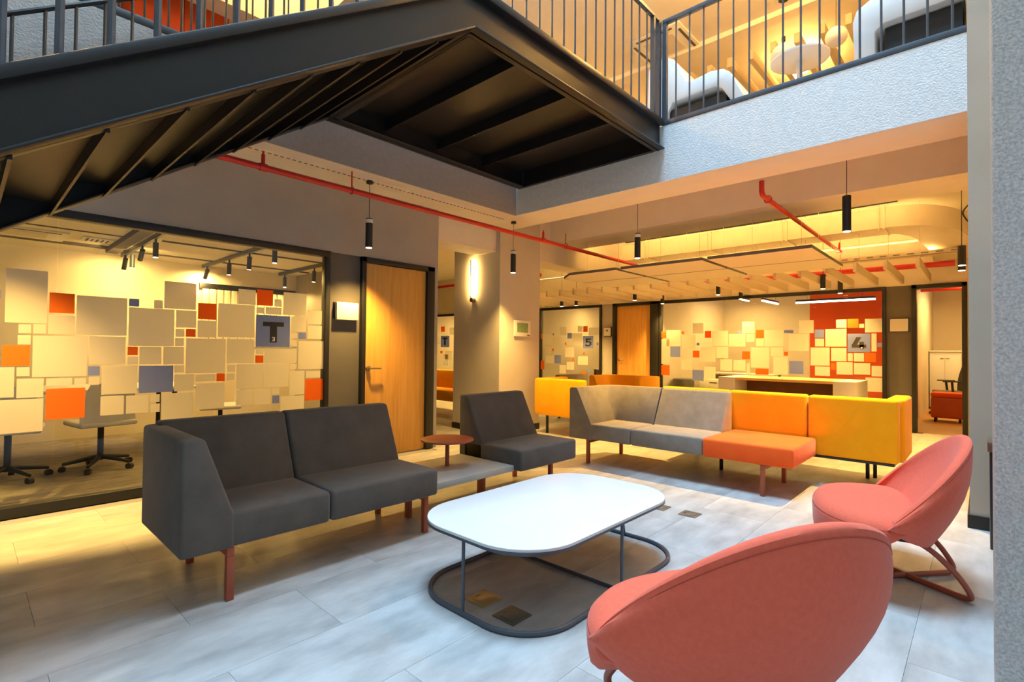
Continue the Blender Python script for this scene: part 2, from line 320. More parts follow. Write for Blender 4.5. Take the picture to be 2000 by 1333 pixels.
# first floor slab, edge beams and ceilings
struct('ceiling_slab', joined([(4.9, 16, -4.4, 13.4, 3.3, 3.5), (-3.9, 4.9, 4.5, 13.4, 3.3, 3.5)]), M_CREAM, 'cream underside of the upper floor slab')
struct('beam_edge_right', joined([(4.81, 5.33, .0, 4.99, 2.92, 3.49)]), M_CREAM, 'cream edge beam under the balcony')
struct('beam_edge_left', joined([(-3.9, 4.81, 4.40, 4.99, 2.92, 3.49)]), M_CREAM, 'cream edge beam under the landing')
struct('trim_4', box(4.79, 4.812, .06, 4.40, 2.92, 3.485), M_PARAPET, 'white textured fascia of the balcony edge')
struct('trim_5', box(-3.9, 4.80, 4.385, 4.405, 2.92, 3.485), M_FASC, 'textured fascia behind the stair, shade in its grey tone')
struct('beam_second', box(6.42, 7.1, -.5, 5.1, 2.92, 3.3), M_CREAM, 'cream ceiling beam behind the balcony edge')
struct('beam_column', joined([(3.99, 9.93, 5.1, 5.54, 2.6, 3.3)]), M_CREAM, 'cream beam over the central column')
struct('beam_right', joined([(4.81, 5.33, -.5, .02, 2.62, 3.3)]), M_CREAM, 'cream beam end on the right pier')
up = [(4.8, 16, -.6, 13.4, 6.2, 6.3), (-3.9, 4.8, 4.39, 13.4, 6.2, 6.3)]
struct('ceiling_upper', joined(up), M_CREAM, 'cream ceiling of the upper floor')
struct('wall_upper', joined([(12.5, 12.6, -.6, 10.5, 3.5, 6.2), (-3.9, 12.6, 10.4, 10.5, 3.5, 6.2), (4.9, 12.6, -.7, -.6, 3.5, 6.2)]), M_BEIGE, 'beige walls of the upper floor')
struct('wall_well', joined([(4.8, 4.9, -.6, 4.5, 6.2, 14.3), (-3.9, 4.9, 4.39, 4.5, 6.2, 14.3)]), M_WALL, 'upper walls of the stair well')
struct('floor_upper', joined([(4.9, 12.5, -.6, 10.4, 3.5, 3.505), (-3.9, 4.9, 4.5, 10.4, 3.5, 3.505)]), M_UPF, 'grey floor of the upper storey')

# ------------------------------------------------------------------ glazed partitions
def film_set(tab, parent, axis, at_, th=.0016):
    cols = {'W': FW, 'O': FO, 'B': FB}; n = {'W': 'frosted_square', 'O': 'orange_square', 'B': 'blue_square'}
    g = .0035
    for it in tab.split(';'):
        c, a, b, z0, z1 = it.split(); a, b, z0, z1 = float(a)+g, float(b)-g, float(z0)+g, float(z1)-g
        bm = box(a, b, at_-th, at_, z0, z1) if axis == 'y' else box(at_-th, at_, a, b, z0, z1)
        obj(n[c], bm, cols[c], parent, smooth=False)
def glyph(parent, polys, o, s, axis, at_, m, name='sign_letter', th=.001):
    bm = bmesh.new()
    for p in polys:
        if axis == 'y': prism([(o[0]+x*s, o[1]+y*s) for x, y in p], 'xz', at_-th, at_, bm=bm)
        else: prism([(o[0]-x*s, o[1]+y*s) for x, y in p], 'yz', at_-th, at_, bm=bm)
    return obj(name, bm, m, parent, smooth=False)
def R(x0, x1, y0, y1): return [(x0, y0), (x1, y0), (x1, y1), (x0, y1)]
GT = [R(0, 1, .78, 1), R(.33, .67, 0, .78)]
G3 = [R(0, .7, .8, 1), R(.45, .7, .2, .8), R(.15, .45, .42, .6), R(0, .7, 0, .2)]
G5 = [R(.08, .88, .8, 1), R(.08, .38, .45, .8), R(.38, .72, .5, .66), [(.72, .66), (.95, .5), (.95, .2), (.7, 0), (.66, .14), (.66, .5)], R(.22, .66, 0, .17), [(.0, .1), (.25, .0), (.3, .18), (.1, .3)]]
G4 = [[(.32, 1), (.68, 1), (.36, .36), (.0, .36), (.0, .3)], [(.0, .12), (1, .12), (1, .36), (.0, .36)], [(.55, .12), (.85, .12), (.85, .6), (.55, .6)], R(.6, .85, 0, .12)]
def glazing(name, axis, wall, a0, a1, z1, label, joints, fw=.06, depth=.09, sill=.075):
    o = sroot(name, (0, 0, 0), label)
    def B(p0, p1, q0, q1, d0=0, d1=depth):
        return box(p0, p1, wall+d0, wall+d1, q0, q1, .003) if axis == 'y' else box(wall+d0, wall+d1, p0, p1, q0, q1, .003)
    obj('frame_rail', B(a0, a1, z1-fw, z1), M_BLACK, o, 'black head rail'); obj('frame_rail', B(a0, a1, 0, sill), M_BLACK, o, 'black floor rail')
    obj('frame_post', B(a0, a0+fw*.8, sill, z1-fw), M_BLACK, o); obj('frame_post', B(a1-fw*.8, a1, sill, z1-fw), M_BLACK, o)
    e = [a0+fw*.8] + list(joints) + [a1-fw*.8]
    for p, q in zip(e, e[1:]):
        obj('glass_pane', B(p+.002, q-.002, sill, z1-fw, .03, .04), GLASS, o, 'clear glass pane', smooth=False)
    return o
g1 = glazing('window_1', 'y', 4.94, -3.85, 2.575, 2.2, 'full-height meeting room glazing with frosted, orange and blue squares', (-2.3, -.95, .47, 1.53))
film_set(FILM_L, g1, 'y', 4.966)
glyph(g1, GT, (1.923, 1.25), .195, 'y', 4.964, INK); glyph(g1, G3, (2.006, 1.262), .04, 'y', 4.962, INKW, 'sign_number')
g4 = glazing('window_2', 'x', 9.9, 1.14, 4.99, 2.26, 'large back office glazing with coloured film squares and the number 4', (2.135, 3.085, 4.034))
film_set(FILM_4, g4, 'x', 9.926)
glyph(g4, G4, (1.597, 1.272), .195, 'x', 9.924, INK, 'sign_number'); glyph(g4, [R(0, 1, 0, 1)], (1.472, 1.281), .022, 'x', 9.921, INKW, 'sign_dot')
g5 = glazing('window_3', 'x', 9.9, 6.41, 8.25, 2.26, 'small back office glazing with coloured film squares and the number 5', ())
film_set(FILM_5, g5, 'x', 9.926)
glyph(g5, G5, (6.855, 1.305), .185, 'x', 9.924, INK, 'sign_number')
gT = glazing('window_4', 'x', 9.9, 10.4, 13.1, 2.26, 'far glazing with the letter T seen past the column', (11.4,))
film_set(FILM_T, gT, 'x', 9.926)
glyph(gT, GT, (12.06, 1.33), .23, 'x', 9.924, INK)
# ------------------------------------------------------------------ doors
def handle(parent, p, axis, d):
    bm = bmesh.new(); x, y, z = p
    if axis == 'y':
        cyl((x, y, z), (x, y-.03, z), .026, bm=bm); cyl((x, y-.03, z), (x, y-.055, z), .011, bm=bm)
        tube(arc([(x, y-.05, z), (x+d*.03, y-.055, z), (x+d*.14, y-.052, z-.002)], .02), .0095, bm=bm)
    else:
        cyl((x, y, z), (x-.03, y, z), .026, bm=bm); cyl((x-.03, y, z), (x-.055, y, z), .011, bm=bm)
        tube(arc([(x-.05, y, z), (x-.055, y+d*.03, z), (x-.052, y+d*.14, z-.002)], .02), .0095, bm=bm)
    return obj('door_handle', bm, M_BRONZE, parent, 'dark bronze lever handle on a round rose')
d1 = sroot('door_1', (3.4, 4.95, 0), 'oak veneer door in a black frame beside the meeting room')
obj('door_leaf', box(2.995, 3.815, 4.965, 5.005, .008, 2.14, .002), M_WOOD, d1)
for b in ((2.94, 2.99, 4.93, 5.08, 0, 2.2), (3.82, 3.93, 4.93, 5.08, 0, 2.2)): obj('frame_post', box(*b, .003), M_BLACK, d1)
obj('frame_rail', box(2.94, 3.93, 4.93, 5.08, 2.145, 2.2, .003), M_BLACK, d1)
handle(d1, (3.035, 4.965, .985), 'y', 1)
d2 = sroot('door_2', (9.95, 5.6, 0), 'honey oak door in a black frame on the back wall')
obj('door_leaf', box(9.955, 9.995, 5.2, 6.02, .008, 2.19, .002), M_WOOD, d2)
for b in ((9.9, 10.08, 6.03, 6.11, 0, 2.26), (9.9, 10.08, 5.0, 5.195, 0, 2.26)): obj('frame_post', box(*b, .003), M_BLACK, d2)
obj('frame_rail', box(9.9, 10.08, 5.0, 6.11, 2.2, 2.26, .003), M_BLACK, d2)
handle(d2, (9.955, 5.965, 1.01), 'x', -1)
d3 = sroot('door_3', (9.95, .5, 0), 'black framed open doorway at the right end of the back wall')
for b in ((9.9, 10.08, .76, .82, 0, 2.26), (9.9, 10.08, .18, .24, 0, 2.26)): obj('frame_post', box(*b, .003), M_BLACK, d3)
obj('frame_rail', box(9.9, 10.08, .18, .82, 2.2, 2.26, .003), M_BLACK, d3)

# ================================================================== STAIRCASE
st = thing('staircase', 'dark grey steel staircase with a landing overhead', 'stairs', (2.2, 3.4, 0))
XL, ZL = 2.18, 3.243; SL = .673; YF, YB = 2.42, 4.28
def sprism(x0, x1, y0, y1, zoff, dz, bev=0, z_at=lambda x: ZL+(x-XL)*SL):
    return prism([(x0, z_at(x0)+zoff), (x1, z_at(x1)+zoff), (x1, z_at(x1)+zoff+dz), (x0, z_at(x0)+zoff+dz)], 'xz', y0, y1, bev)
xb = XL - ZL/SL + .02
for y, nm in ((YF, 'outer'), (YB, 'inner')):
    s = obj('stringer', sprism(xb, XL, y-.006, y+.006, 0, .30), M_STEEL, st)
    obj('flange', sprism(xb, XL, y-.06, y+.06, .245, .057, .008), M_STEEL, s); obj('flange', sprism(xb, XL, y-.065, y+.05, 0, .018, .006), M_STEEL, s)
run, rise = .2615, .176; nst = 18
for i in range(1, nst+1):
    x1 = XL+.02 - run*(i-1); x0 = x1-run-.02; z = 3.5-rise*i
    if z < .1: break
    t = obj('tread', box(x0, x1, YF+.007, YB-.007, z-.012, z), M_STEEL, st)
    obj('riser', box(x1-.012, x1, YF+.007, YB-.007, z, z+rise-.012), M_STEEL, t)
    obj('tread_rib', box(x1-.012, x1, YF+.007, YB-.007, z-.085, z-.012), M_STEEL, t)
# landing frame
def hbeam(a, b, y, w=.05):
    bm = bmesh.new(); box(a, b, y-.006, y+.006, ZL, ZL+.30, bm=bm)
    box(a, b, y-.065, y+w, ZL, ZL+.018, .006, bm=bm); box(a, b, y-.06, y+.06, ZL+.245, ZL+.302, .008, bm=bm); return bm
obj('landing_beam', hbeam(XL, 4.785, YF), M_STEEL, st); obj('landing_beam', hbeam(XL, 4.785, YB), M_STEEL, st)
bm = bmesh.new(); box(XL+.02, XL+.032, YF+.05, YB-.05, ZL, ZL+.28, bm=bm); box(XL-.02, XL+.09, YF+.04, YB-.04, ZL, ZL+.012, bm=bm)
obj('landing_beam', bm, M_STEEL, st)
obj('landing_beam', box(4.74, 4.785, YF+.05, YB-.05, ZL, ZL+.28), M_STEEL, st)
obj('landing_plate', box(XL, 4.785, YF, YB, ZL+.20, ZL+.235), M_STEEL, st)
for x in (2.78, 3.42, 4.08): obj('cross_rib', box(x-.006, x+.006, YF+.01, YB-.01, ZL+.085, ZL+.20), M_STEEL, st)
def zst(x): return ZL+.30+min(0, x-XL)*SL
for k in range(16):
    x = .072+.1462*(k-1)
    if x > XL-.02: continue
    obj('baluster', cyl((x, YF, zst(x)-.01), (x, YF, zst(x)+1.0), .0135, 8), M_RAIL, st)
for k in range(17):
    x = 2.285+.1493*k
    if x > 4.6: break
    obj('baluster', cyl((x, YF, ZL+.29), (x, YF, 4.56), .0085, 8), M_RAIL, st)
for k in range(16):
    x = -.12+.1462*k
    obj('baluster', cyl((x, YB, zst(x)-.01), (x, YB, zst(x)+1.0), .0095, 8), M_STEEL, st)
for y, mm_ in ((YF, M_RAIL), (YB, M_STEEL)): obj('handrail', tube([(-.4, y, zst(-.4)+1.0), (XL, y, zst(XL)+1.02)], .016, 8), mm_, st)
obj('handrail', box(XL, 4.782, YF-.02, YF+.02, 4.55, 4.58), M_RAIL, st)
obj('newel_post', box(4.63, 4.665, YF-.02, YF+.02, ZL+.29, 4.56), M_RAIL, st); obj('newel_post', box(4.735, 4.785, YF-.025, YF+.025, ZL+.30, 4.56), M_RAIL, st)
# balcony railing
br = thing('balcony_railing', 'blue grey steel railing along the white balcony edge', 'railing', (4.8, 1.2, 3.485))
obj('bottom_rail', box(4.785, 4.83, .07, YF-.03, 3.487, 3.535, .002), M_RAIL, br); obj('top_rail', box(4.785, 4.83, .07, YF-.03, 4.53, 4.57, .002), M_RAIL, br)
obj('post', box(4.787, 4.828, YF-.075, YF-.03, 3.535, 4.53), M_RAIL, br)
for k in range(16):
    y = 2.25-.1395*k
    obj('baluster', cyl((4.807, y, 3.53), (4.807, y, 4.535), .0085, 8), M_RAIL, br)
lr = thing('gallery_railing', 'dark railing on the upper floor edge behind the stair', 'railing', (.6, 4.4, 3.485))
obj('bottom_rail', box(-3.5, 2.0, 4.39, 4.44, 3.487, 3.55, .002), M_BLACK, lr); obj('top_rail', box(-3.5, 2.0, 4.39, 4.44, 4.5, 4.54, .002), M_BLACK, lr)
for k in range(20):
    x = -.9+.146*k
    obj('baluster', cyl((x, 4.415, 3.55), (x, 4.415, 4.5), .008, 8), M_BLACK, lr)
# ================================================================== FURNITURE
LEGR = .019
def leg_frame(parent, x, yf, yr, z, m=M_LEG, axis='y', rail=.04):
    """L brackets: a rail under the seat and two square-ish legs, each its own part"""
    def P(a, b, c): return (a, b, c) if axis == 'y' else (b, a, c)
    def B(a0, a1, b0, b1, c0, c1): return box(a0, a1, b0, b1, c0, c1, .003) if axis == 'y' else box(b0, b1, a0, a1, c0, c1, .003)
    r = .017
    obj('seat_rail', B(x-r, x+r, min(yf, yr)-r, max(yf, yr)+r, z-rail, z), m, parent)
    obj('leg', B(x-r, x+r, yf-r, yf+r, 0, z-rail), m, parent); obj('leg', B(x-r, x+r, yr-r, yr+r, 0, z-rail), m, parent)
# ---- two-seat charcoal sofa (arm on its left end)
sa = thing('sofa', 'charcoal two-seat sofa with one arm on terracotta legs beside the oak door', 'sofa', (1.4, 2.95, 0))
x0, x1, yf, yr = .675, 2.14, 2.62, 3.32; xm = 1.395; zb, zs, zt = .25, .42, .80
obj('seat', box(x0+.05, xm-.004, yf, yr-.05, zb, zs, .022, 3), M_GREY, sa)
obj('seat', box(xm+.004, x1, yf, yr-.05, zb, zs, .022, 3), M_GREY, sa)
bk = [(yr, zb), (yr, zt), (yr-.10, zt), (3.05, zs-.02), (3.05, zb)]
obj('backrest', prism(bk, 'yz', x0+.05, xm-.004, .02, 3), M_GREY, sa); obj('backrest', prism(bk, 'yz', xm+.004, x1, .02, 3), M_GREY, sa)
obj('armrest', prism([(x0, zb-.003), (x0, zt-.02), (x0+.095, zt-.02), (.905, zs-.02), (.905, zb-.003)], 'xz', yf-.006, yr+.004, .02, 3), M_GREY, sa)
leg_frame(sa, .89, 2.64, 3.25, zb); leg_frame(sa, 2.09, 2.70, 3.25, zb)
# ---- single charcoal seat
sb = thing('slipper_chair', 'armless charcoal single seat in front of the column', 'seat', (3.3, 2.98, 0))
obj('seat', box(2.96, 3.69, 2.63, 3.30, .255, .425, .022, 3), M_GREY, sb)
obj('backrest', prism([(3.36, .255), (3.36, .81), (3.26, .81), (3.06, .40), (3.06, .255)], 'yz', 2.96, 3.69, .02, 3), M_GREY, sb)
leg_frame(sb, 3.60, 2.85, 3.28, .255)
# ---- bench table with a round top
sc = thing('bench_table', 'low pale grey bench table carrying a round terracotta top on a stem', 'table', (2.55, 3.0, 0))
obj('bench_top', box(2.145, 2.955, 2.70, 3.33, .255, .30, .004), M_BEN, sc)
bm = bmesh.new(); tube([(2.575, 3.055, .497), (2.575, 3.055, .499), (2.575, 3.055, .508), (2.575, 3.055, .51)], [.20, .203, .203, .20], 48, bm=bm)
obj('round_top', bm, M_LEG, sc, 'round terracotta table top'); obj('stem', cyl((2.575, 3.055, .30), (2.575, 3.055, .497), .016), M_LEG, sc)
obj('seat_rail', box(2.145, 2.955, 3.02, 3.05, .215, .255), M_LEG, sc)
obj('leg', box(2.89, 2.92, 2.98, 3.05, 0, .215, .003), M_LEG, sc); obj('leg', box(2.18, 2.21, 3.0, 3.05, 0, .215, .003), M_LEG, sc)
# ---- silver grey sofa with orange bench
sd = thing('sofa', 'silver grey two-seat sofa with a curved corner back beside the orange bench', 'sofa', (4.9, 2.6, 0))
X0, X1 = 4.55, 5.32; Y0, Y1 = 1.875, 3.34; YM = 2.60
obj('seat', box(X0+.006, X1-.05, YM+.004, Y1-.06, .26, .425, .022, 3), M_LGREY, sd); obj('seat', box(X0, X1-.05, Y0, YM-.004, .26, .425, .022, 3), M_LGREY, sd)
bk = [(X1, .26), (X1, .80), (X1-.09, .80), (5.03, .40), (5.03, .26)]
obj('backrest', prism(bk, 'xz', Y0, YM-.004, .02, 3), M_LGREY, sd)
# corner back: wedge section swept round a soft corner from the back into the arm
def wedge_sweep(path, prof, n):
    t = bmesh.new(); rings = []
    for (p, d) in path:
        rings.append([t.verts.new((p[0]+d[0]*q[0], p[1]+d[1]*q[0], q[1])) for q in prof])
    k = len(prof)
    for i in range(len(rings)-1):
        for j in range(k): t.faces.new((rings[i][j], rings[i][(j+1) % k], rings[i+1][(j+1) % k], rings[i+1][j]))
    t.faces.new(rings[0][::-1]); t.faces.new(rings[-1]); bmesh.ops.recalc_face_normals(t, faces=t.faces); return t
prof = [(0, .255), (0, .785), (.015, .80), (.085, .80), (.10, .785), (.285, .41), (.285, .255)]
path = [((X1, YM+.004), (-1, 0)), ((X1, YM+.30), (-1, 0))]
for i in range(1, 9):
    a = math.radians(90*i/8); cx, cy, r = X1-.30, Y1-.30, .30
    path.append(((cx+r*math.cos(a), cy+r*math.sin(a)), (-math.cos(a), -math.sin(a))))
path += [((X0+.02, Y1), (0, -1)), ((X0, Y1), (0, -1))]
obj('corner_backrest', wedge_sweep(path, prof, 9), M_LGREY, sd)
leg_frame(sd, 3.11, 4.575, 5.25, .26, axis='x')
obj('leg', box(5.28, 5.31, 1.96, 1.99, 0, .26, .003), M_STEEL, sd)
se = thing('ottoman_bench', 'bright orange square bench on copper legs', 'bench', (4.95, 1.5, 0))
obj('seat', box(4.55, 5.335, 1.13, 1.87, .26, .425, .024, 3), M_ORA, se)
leg_frame(se, 1.365, 4.575, 5.19, .26, axis='x')
# ---- yellow sofa standing back to back
sf = thing('sofa', 'long mustard sofa seen from its back behind the orange bench', 'sofa', (5.7, 1.6, 0))
obj('backrest', box(5.35, 5.48, 1.215, 1.93, .265, .81, .028, 3), M_YEL, sf); obj('backrest', box(5.35, 5.48, .53, 1.207, .265, .81, .028, 3), M_YEL, sf)
obj('backrest', box(5.35, 5.48, 1.938, 2.66, .265, .81, .028, 3), M_YEL, sf)
obj('armrest', box(5.47, 6.08, .50, .64, .265, .81, .028, 3), M_YEL, sf)
obj('seat', box(5.47, 6.08, .62, 1.63, .265, .43, .022, 3), M_YEL, sf); obj('seat', box(5.47, 6.08, 1.64, 2.66, .265, .43, .022, 3), M_YEL, sf)
obj('base_rail', box(5.36, 6.0, .56, 2.62, .245, .265), M_STEEL, sf)
for (a, b) in ((5.95, .83), (6.02, .78), (5.95, 2.5)): obj('leg', box(a-.015, a+.015, b-.015, b+.015, 0, .25, .003), M_STEEL, sf)
# ---- far yellow lounge group
sg = thing('sofa', 'mustard sofa turned away beside the column base', 'sofa', (6.0, 4.4, 0))
obj('backrest', box(5.70, 5.83, 3.98, 4.83, .27, .80, .03, 3), M_YEL, sg)
obj('armrest', box(5.80, 6.35, 4.68, 4.83, .27, .80, .03, 3), M_YEL, sg); obj('seat', box(5.80, 6.40, 3.98, 4.70, .27, .43, .02, 3), M_YEL, sg)
for a, b in ((5.83, 4.68), (6.3, 4.1), (5.83, 4.1)): obj('leg', box(a-.015, a+.015, b-.015, b+.015, 0, .27, .003), M_STEEL, sg)
sh = thing('sofa', 'mustard corner sofa facing the lounge in front of the far oak door', 'sofa', (7.8, 4.7, 0))
prof2 = [(0, .26), (0, .76), (.02, .78), (.08, .78), (.10, .76), (.24, .42), (.24, .26)]
XA, YA = 8.1, 5.02
path = [((XA, 4.12), (-1, 0)), ((XA, YA-.32), (-1, 0))]
for i in range(1, 9):
    a = math.radians(90*i/8); path.append(((XA-.3+.3*math.cos(a), YA-.3+.3*math.sin(a)), (-math.cos(a), -math.sin(a))))
path += [((7.4, YA), (0, -1))]
obj('corner_backrest', wedge_sweep(path, prof2, 9), M_YEL, sh)
obj('armrest', box(7.4, 8.1, 4.05, 4.17, .26, .78, .025, 3), M_YEL, sh); obj('seat', box(7.4, 7.95, 4.15, 4.85, .26, .43, .02, 3), M_YEL, sh)
for a, b in ((7.45, 4.2), (7.45, 4.9), (8.0, 4.2), (8.0, 4.9)): obj('leg', box(a-.015, a+.015, b-.015, b+.015, 0, .26, .003), M_STEEL, sh)
si = thing('sofa', 'greige sofa back between the two far mustard sofas', 'sofa', (7.4, 5.6, 0))
obj('backrest', box(7.2, 8.1, 5.5, 5.62, .26, .77, .025, 3), M_LGREY, si); obj('seat', box(7.2, 8.1, 5.06, 5.5, .26, .43, .02, 3), M_LGREY, si)
for a, b in ((7.25, 5.1), (8.05, 5.1), (7.25, 5.55), (8.05, 5.55)): obj('leg', box(a-.015, a+.015, b-.015, b+.015, 0, .26, .003), M_STEEL, si)
sj = thing('sofa', 'mustard sofa seen through the gap between oak door and column', 'sofa', (6.6, 7.8, 0))
obj('seat', box(6.0, 6.6, 6.7, 8.6, .26, .45, .025, 3), M_YEL, sj); obj('backrest', prism([(6.75, .26), (6.75, .79), (6.63, .79), (6.5, .44), (6.5, .26)], 'xz', 6.7, 8.6, .02, 3), M_YEL, sj)
obj('armrest', prism([(8.75, .26), (8.75, .77), (8.65, .77), (8.45, .44), (8.45, .26)], 'yz', 6.0, 6.75, .02, 3), M_YEL, sj)
for a, b in ((6.1, 6.8), (6.1, 8.6), (6.65, 6.8), (6.65, 8.6)): obj('leg', box(a-.015, a+.015, b-.015, b+.015, 0, .26, .003), M_STEEL, sj)
# ---- coffee table
ct = thing('coffee_table', 'low white oblong coffee table with rounded corners on a slate wire frame', 'table', (2.26, 1.72, 0))
TX0, TX1, TY0, TY1 = 1.545, 2.915, 1.315, 2.165
obj('table_top', prism(rrect(TX0, TX1, TY0, TY1, .29, 10), 'xy', .352, .366, .002, 2), M_WHITE, ct)
obj('top_edge', prism(rrect(TX0+.004, TX1-.004, TY0+.004, TY1-.004, .27, 10), 'xy', .338, .352), M_TGREY, ct, 'slate grey underside board')
ring = [(x, y, .0115) for x, y in rrect(1.56, 2.965, 1.325, 2.14, .27, 10)]
obj('base_ring', tube(ring, .0115, 8, True), M_TGREY, ct)
for p in ((1.56, 1.73), (2.25, 1.325), (2.965, 1.73), (2.25, 2.14)):
    obj('leg', cyl((p[0], p[1], .012), (max(1.555, min(2.90, p[0])), p[1], .34), .008, 8), M_TGREY, ct)
obj('cross_bar', tube([(2.25, 1.325, .0115), (2.25, 2.14, .0115)], .0095, 8), M_TGREY, ct)
# ---- floor boxes
def floor_box(x, y, m, label, s=.064):
    o = thing('floor_socket', label, 'floor socket', (x, y, 0), 0, 'power boxes set in the floor')
    obj('plate', box(x-s, x+s, y-s, y+s, -.001, .006, .002), m, o)
    obj('flap', box(x-s*.72, x+s*.72, y-s*.72, y+s*.45, .006, .009, .001), m, o); obj('finger_pull', box(x-s*.2, x+s*.2, y+s*.5, y+s*.62, .006, .0085), M_CHROME, o)
floor_box(1.735, 1.775, M_BRASS, 'brassy square floor socket under the coffee table')
floor_box(1.715, 1.57, M_BRONZE, 'dull bronze floor socket under the coffee table, nearer the viewer')
floor_box(3.68, 1.84, M_BRONZE, 'bronze floor socket at the far corner of the coffee table')
floor_box(3.68, 1.60, M_BRONZE, 'bronze floor socket clear of the table, nearest the orange chair')

# ---- armchairs
def armchair():
    o = thing('armchair', '', 'armchair', (0, 0, 0), 0, 'coral shell armchairs')
    NA = 56
    def rim(a, inset=0):
        c, s = math.cos(a), math.sin(a); return Vector(((.46-inset)*s, -(.356-inset)*c, .40+.373*c))
    def base(a):
        c, s = math.cos(a), math.sin(a); return Vector((.37*s*(1+.16*s*s), .03-.225*c, .355-.135*c))
    def fold(a):
        c, s = math.cos(a), math.sin(a); return Vector((.42*s, -.01-.10*c, .385-.01*c))
    bm = bmesh.new(); rings = []; trim = []
    for i in range(NA+1):
        a = math.radians(-90+180*i/NA); c = math.cos(a); out = Vector((math.sin(a), -c, 0))
        Rm, B, Fd = rim(a), base(a), fold(a); ri = rim(a, .035)
        th = .046
        pts = []
        for k in range(9):
            t = k/8; p = B.lerp(Rm, t) + out*((.028+.022*c)*math.sin(math.pi*t)); pts.append(p)
        up_ = (Rm-B).normalized(); inw = -out
        pts[-1] = Rm - up_*.012
        for q in range(1, 6):
            an = math.pi*q/6; pts.append(Rm - up_*.012 + inw*(th/2)*(1-math.cos(an)) + up_*th*.5*math.sin(an))
        I0 = Rm - up_*.012 + inw*th
        for k in range(0, 8):
            t = k/7; p = I0.lerp(Fd, t) + out*(.03*math.sin(math.pi*t)*c); pts.append(p)
        pts.append(Fd.lerp(B, .5) + Vector((0, 0, -.02))+inw*.02)
        rings.append([bm.verts.new(p) for p in pts]); trim.append(Rm - up_*.022 + out*.004)
    k = len(rings[0])
    for i in range(NA):
        for j in range(k): bm.faces.new((rings[i][j], rings[i+1][j], rings[i+1][(j+1) % k], rings[i][(j+1) % k]))
    bm.faces.new(rings[0]); bm.faces.new(rings[-1][::-1]); bmesh.ops.recalc_face_normals(bm, faces=bm.faces)
    sh_ = obj('back_shell', bm, M_CORAL, o, local=True)
    obj('seam', tube(trim, .0016, 5), M_CSEAM, sh_, local=True)
    # seat
    bm = bmesh.new(); NB = 64; rings = []
    def outl(b, r):
        c, s = math.cos(b), math.sin(b)
        x = .445*math.copysign(abs(c)**.85, c); y = .0 + (.345 if s > 0 else .13)*math.copysign(abs(s)**.85, s)
        return x*r, y*r
    def zb(y): return .33 - .15*max(0, min(1, (y+.03)/.24))**.7
    prof = [(.30, .412, 0), (.6, .413, 0), (.82, .408, 0), (.93, .396, 0), (.985, .372, 0), (1.0, .34, .0), (.99, 0, .45), (.97, 0, .8), (.92, 0, .97), (.8, 0, 1.0)]
    for r, z, f in prof:
        ring = []
        for i in range(NB):
            x, y = outl(2*math.pi*i/NB, r); x1, y1 = outl(2*math.pi*i/NB, 1)
            zl = zb(y1); zz = z - .012*(x/.5)**2 if f == 0 else .34+(zl-.34)*f
            if f == 0 and z < .35: zz = max(min(z, .34), zl)
            ring.append(bm.verts.new((x, y, zz)))
        rings.append(ring)
    for A, B in zip(rings, rings[1:]):
        for i in range(NB): bm.faces.new((A[i], A[(i+1) % NB], B[(i+1) % NB], B[i]))
    bm.faces.new(rings[0][::-1]); bm.faces.new(rings[-1]); bmesh.ops.recalc_face_normals(bm, faces=bm.faces)
    seat = obj('seat', bm, M_CORAL, o, local=True)
    sp = []
    for i in range(NB//2+1):
        x, y = outl(math.pi*i/(NB//2), .99); sp.append((x, y, .362-.012*(x/.5)**2))
    obj('seam', tube(sp, .0016, 5), M_CSEAM, seat, local=True)
    for s in (-1, 1):
        p = arc([(s*.14, -.05, .27), (s*.235, -.16, .245), (s*.225, -.27, .13), (s*.205, -.335, .015), (-s*.27, .24, .015), (-s*.30, .25, .10), (-s*.29, .14, .24)], .07, 6)
        obj('leg_tube', tube(p, .0135, 10), M_TUBE, o, 'terracotta bent steel tube', local=True)
    obj('seat_plate', box(-.17, .17, -.12, .18, .235, .262, .004), M_DARK, o, local=True)
    return o
a1 = armchair(); place(a1, (1.625, .574, 0), -.552, 'coral shell armchair seen from behind in the front right corner')
a2 = copy_tree(a1); place(a2, (3.453, .403, 0), .197, 'coral shell armchair seen from the side, by the right pier')

# ---- pedestal desk in front of the big office glazing
dk = thing('bench_desk', 'long oak topped desk with white box ends before the big glazed office', 'desk', (9.0, 2.3, 0))
obj('desk_top', box(8.62, 9.55, 1.62, 3.0, .75, .79, .003), M_WOODT, dk)
for a, b in ((1.33, 1.62), (3.0, 3.27)):
    e = obj('end_box', box(8.62, 9.55, a, b, .02, .79, .004), M_PLAST, dk, 'white box end')
    obj('plinth', box(8.66, 9.5, a+.02, b-.02, 0, .02), M_DARK, e)
obj('modesty_panel', box(9.2, 9.24, 1.62, 3.0, .2, .75), mat('walnut_panel', '6a3a16', .5, col2='75431c', scale=5), dk)

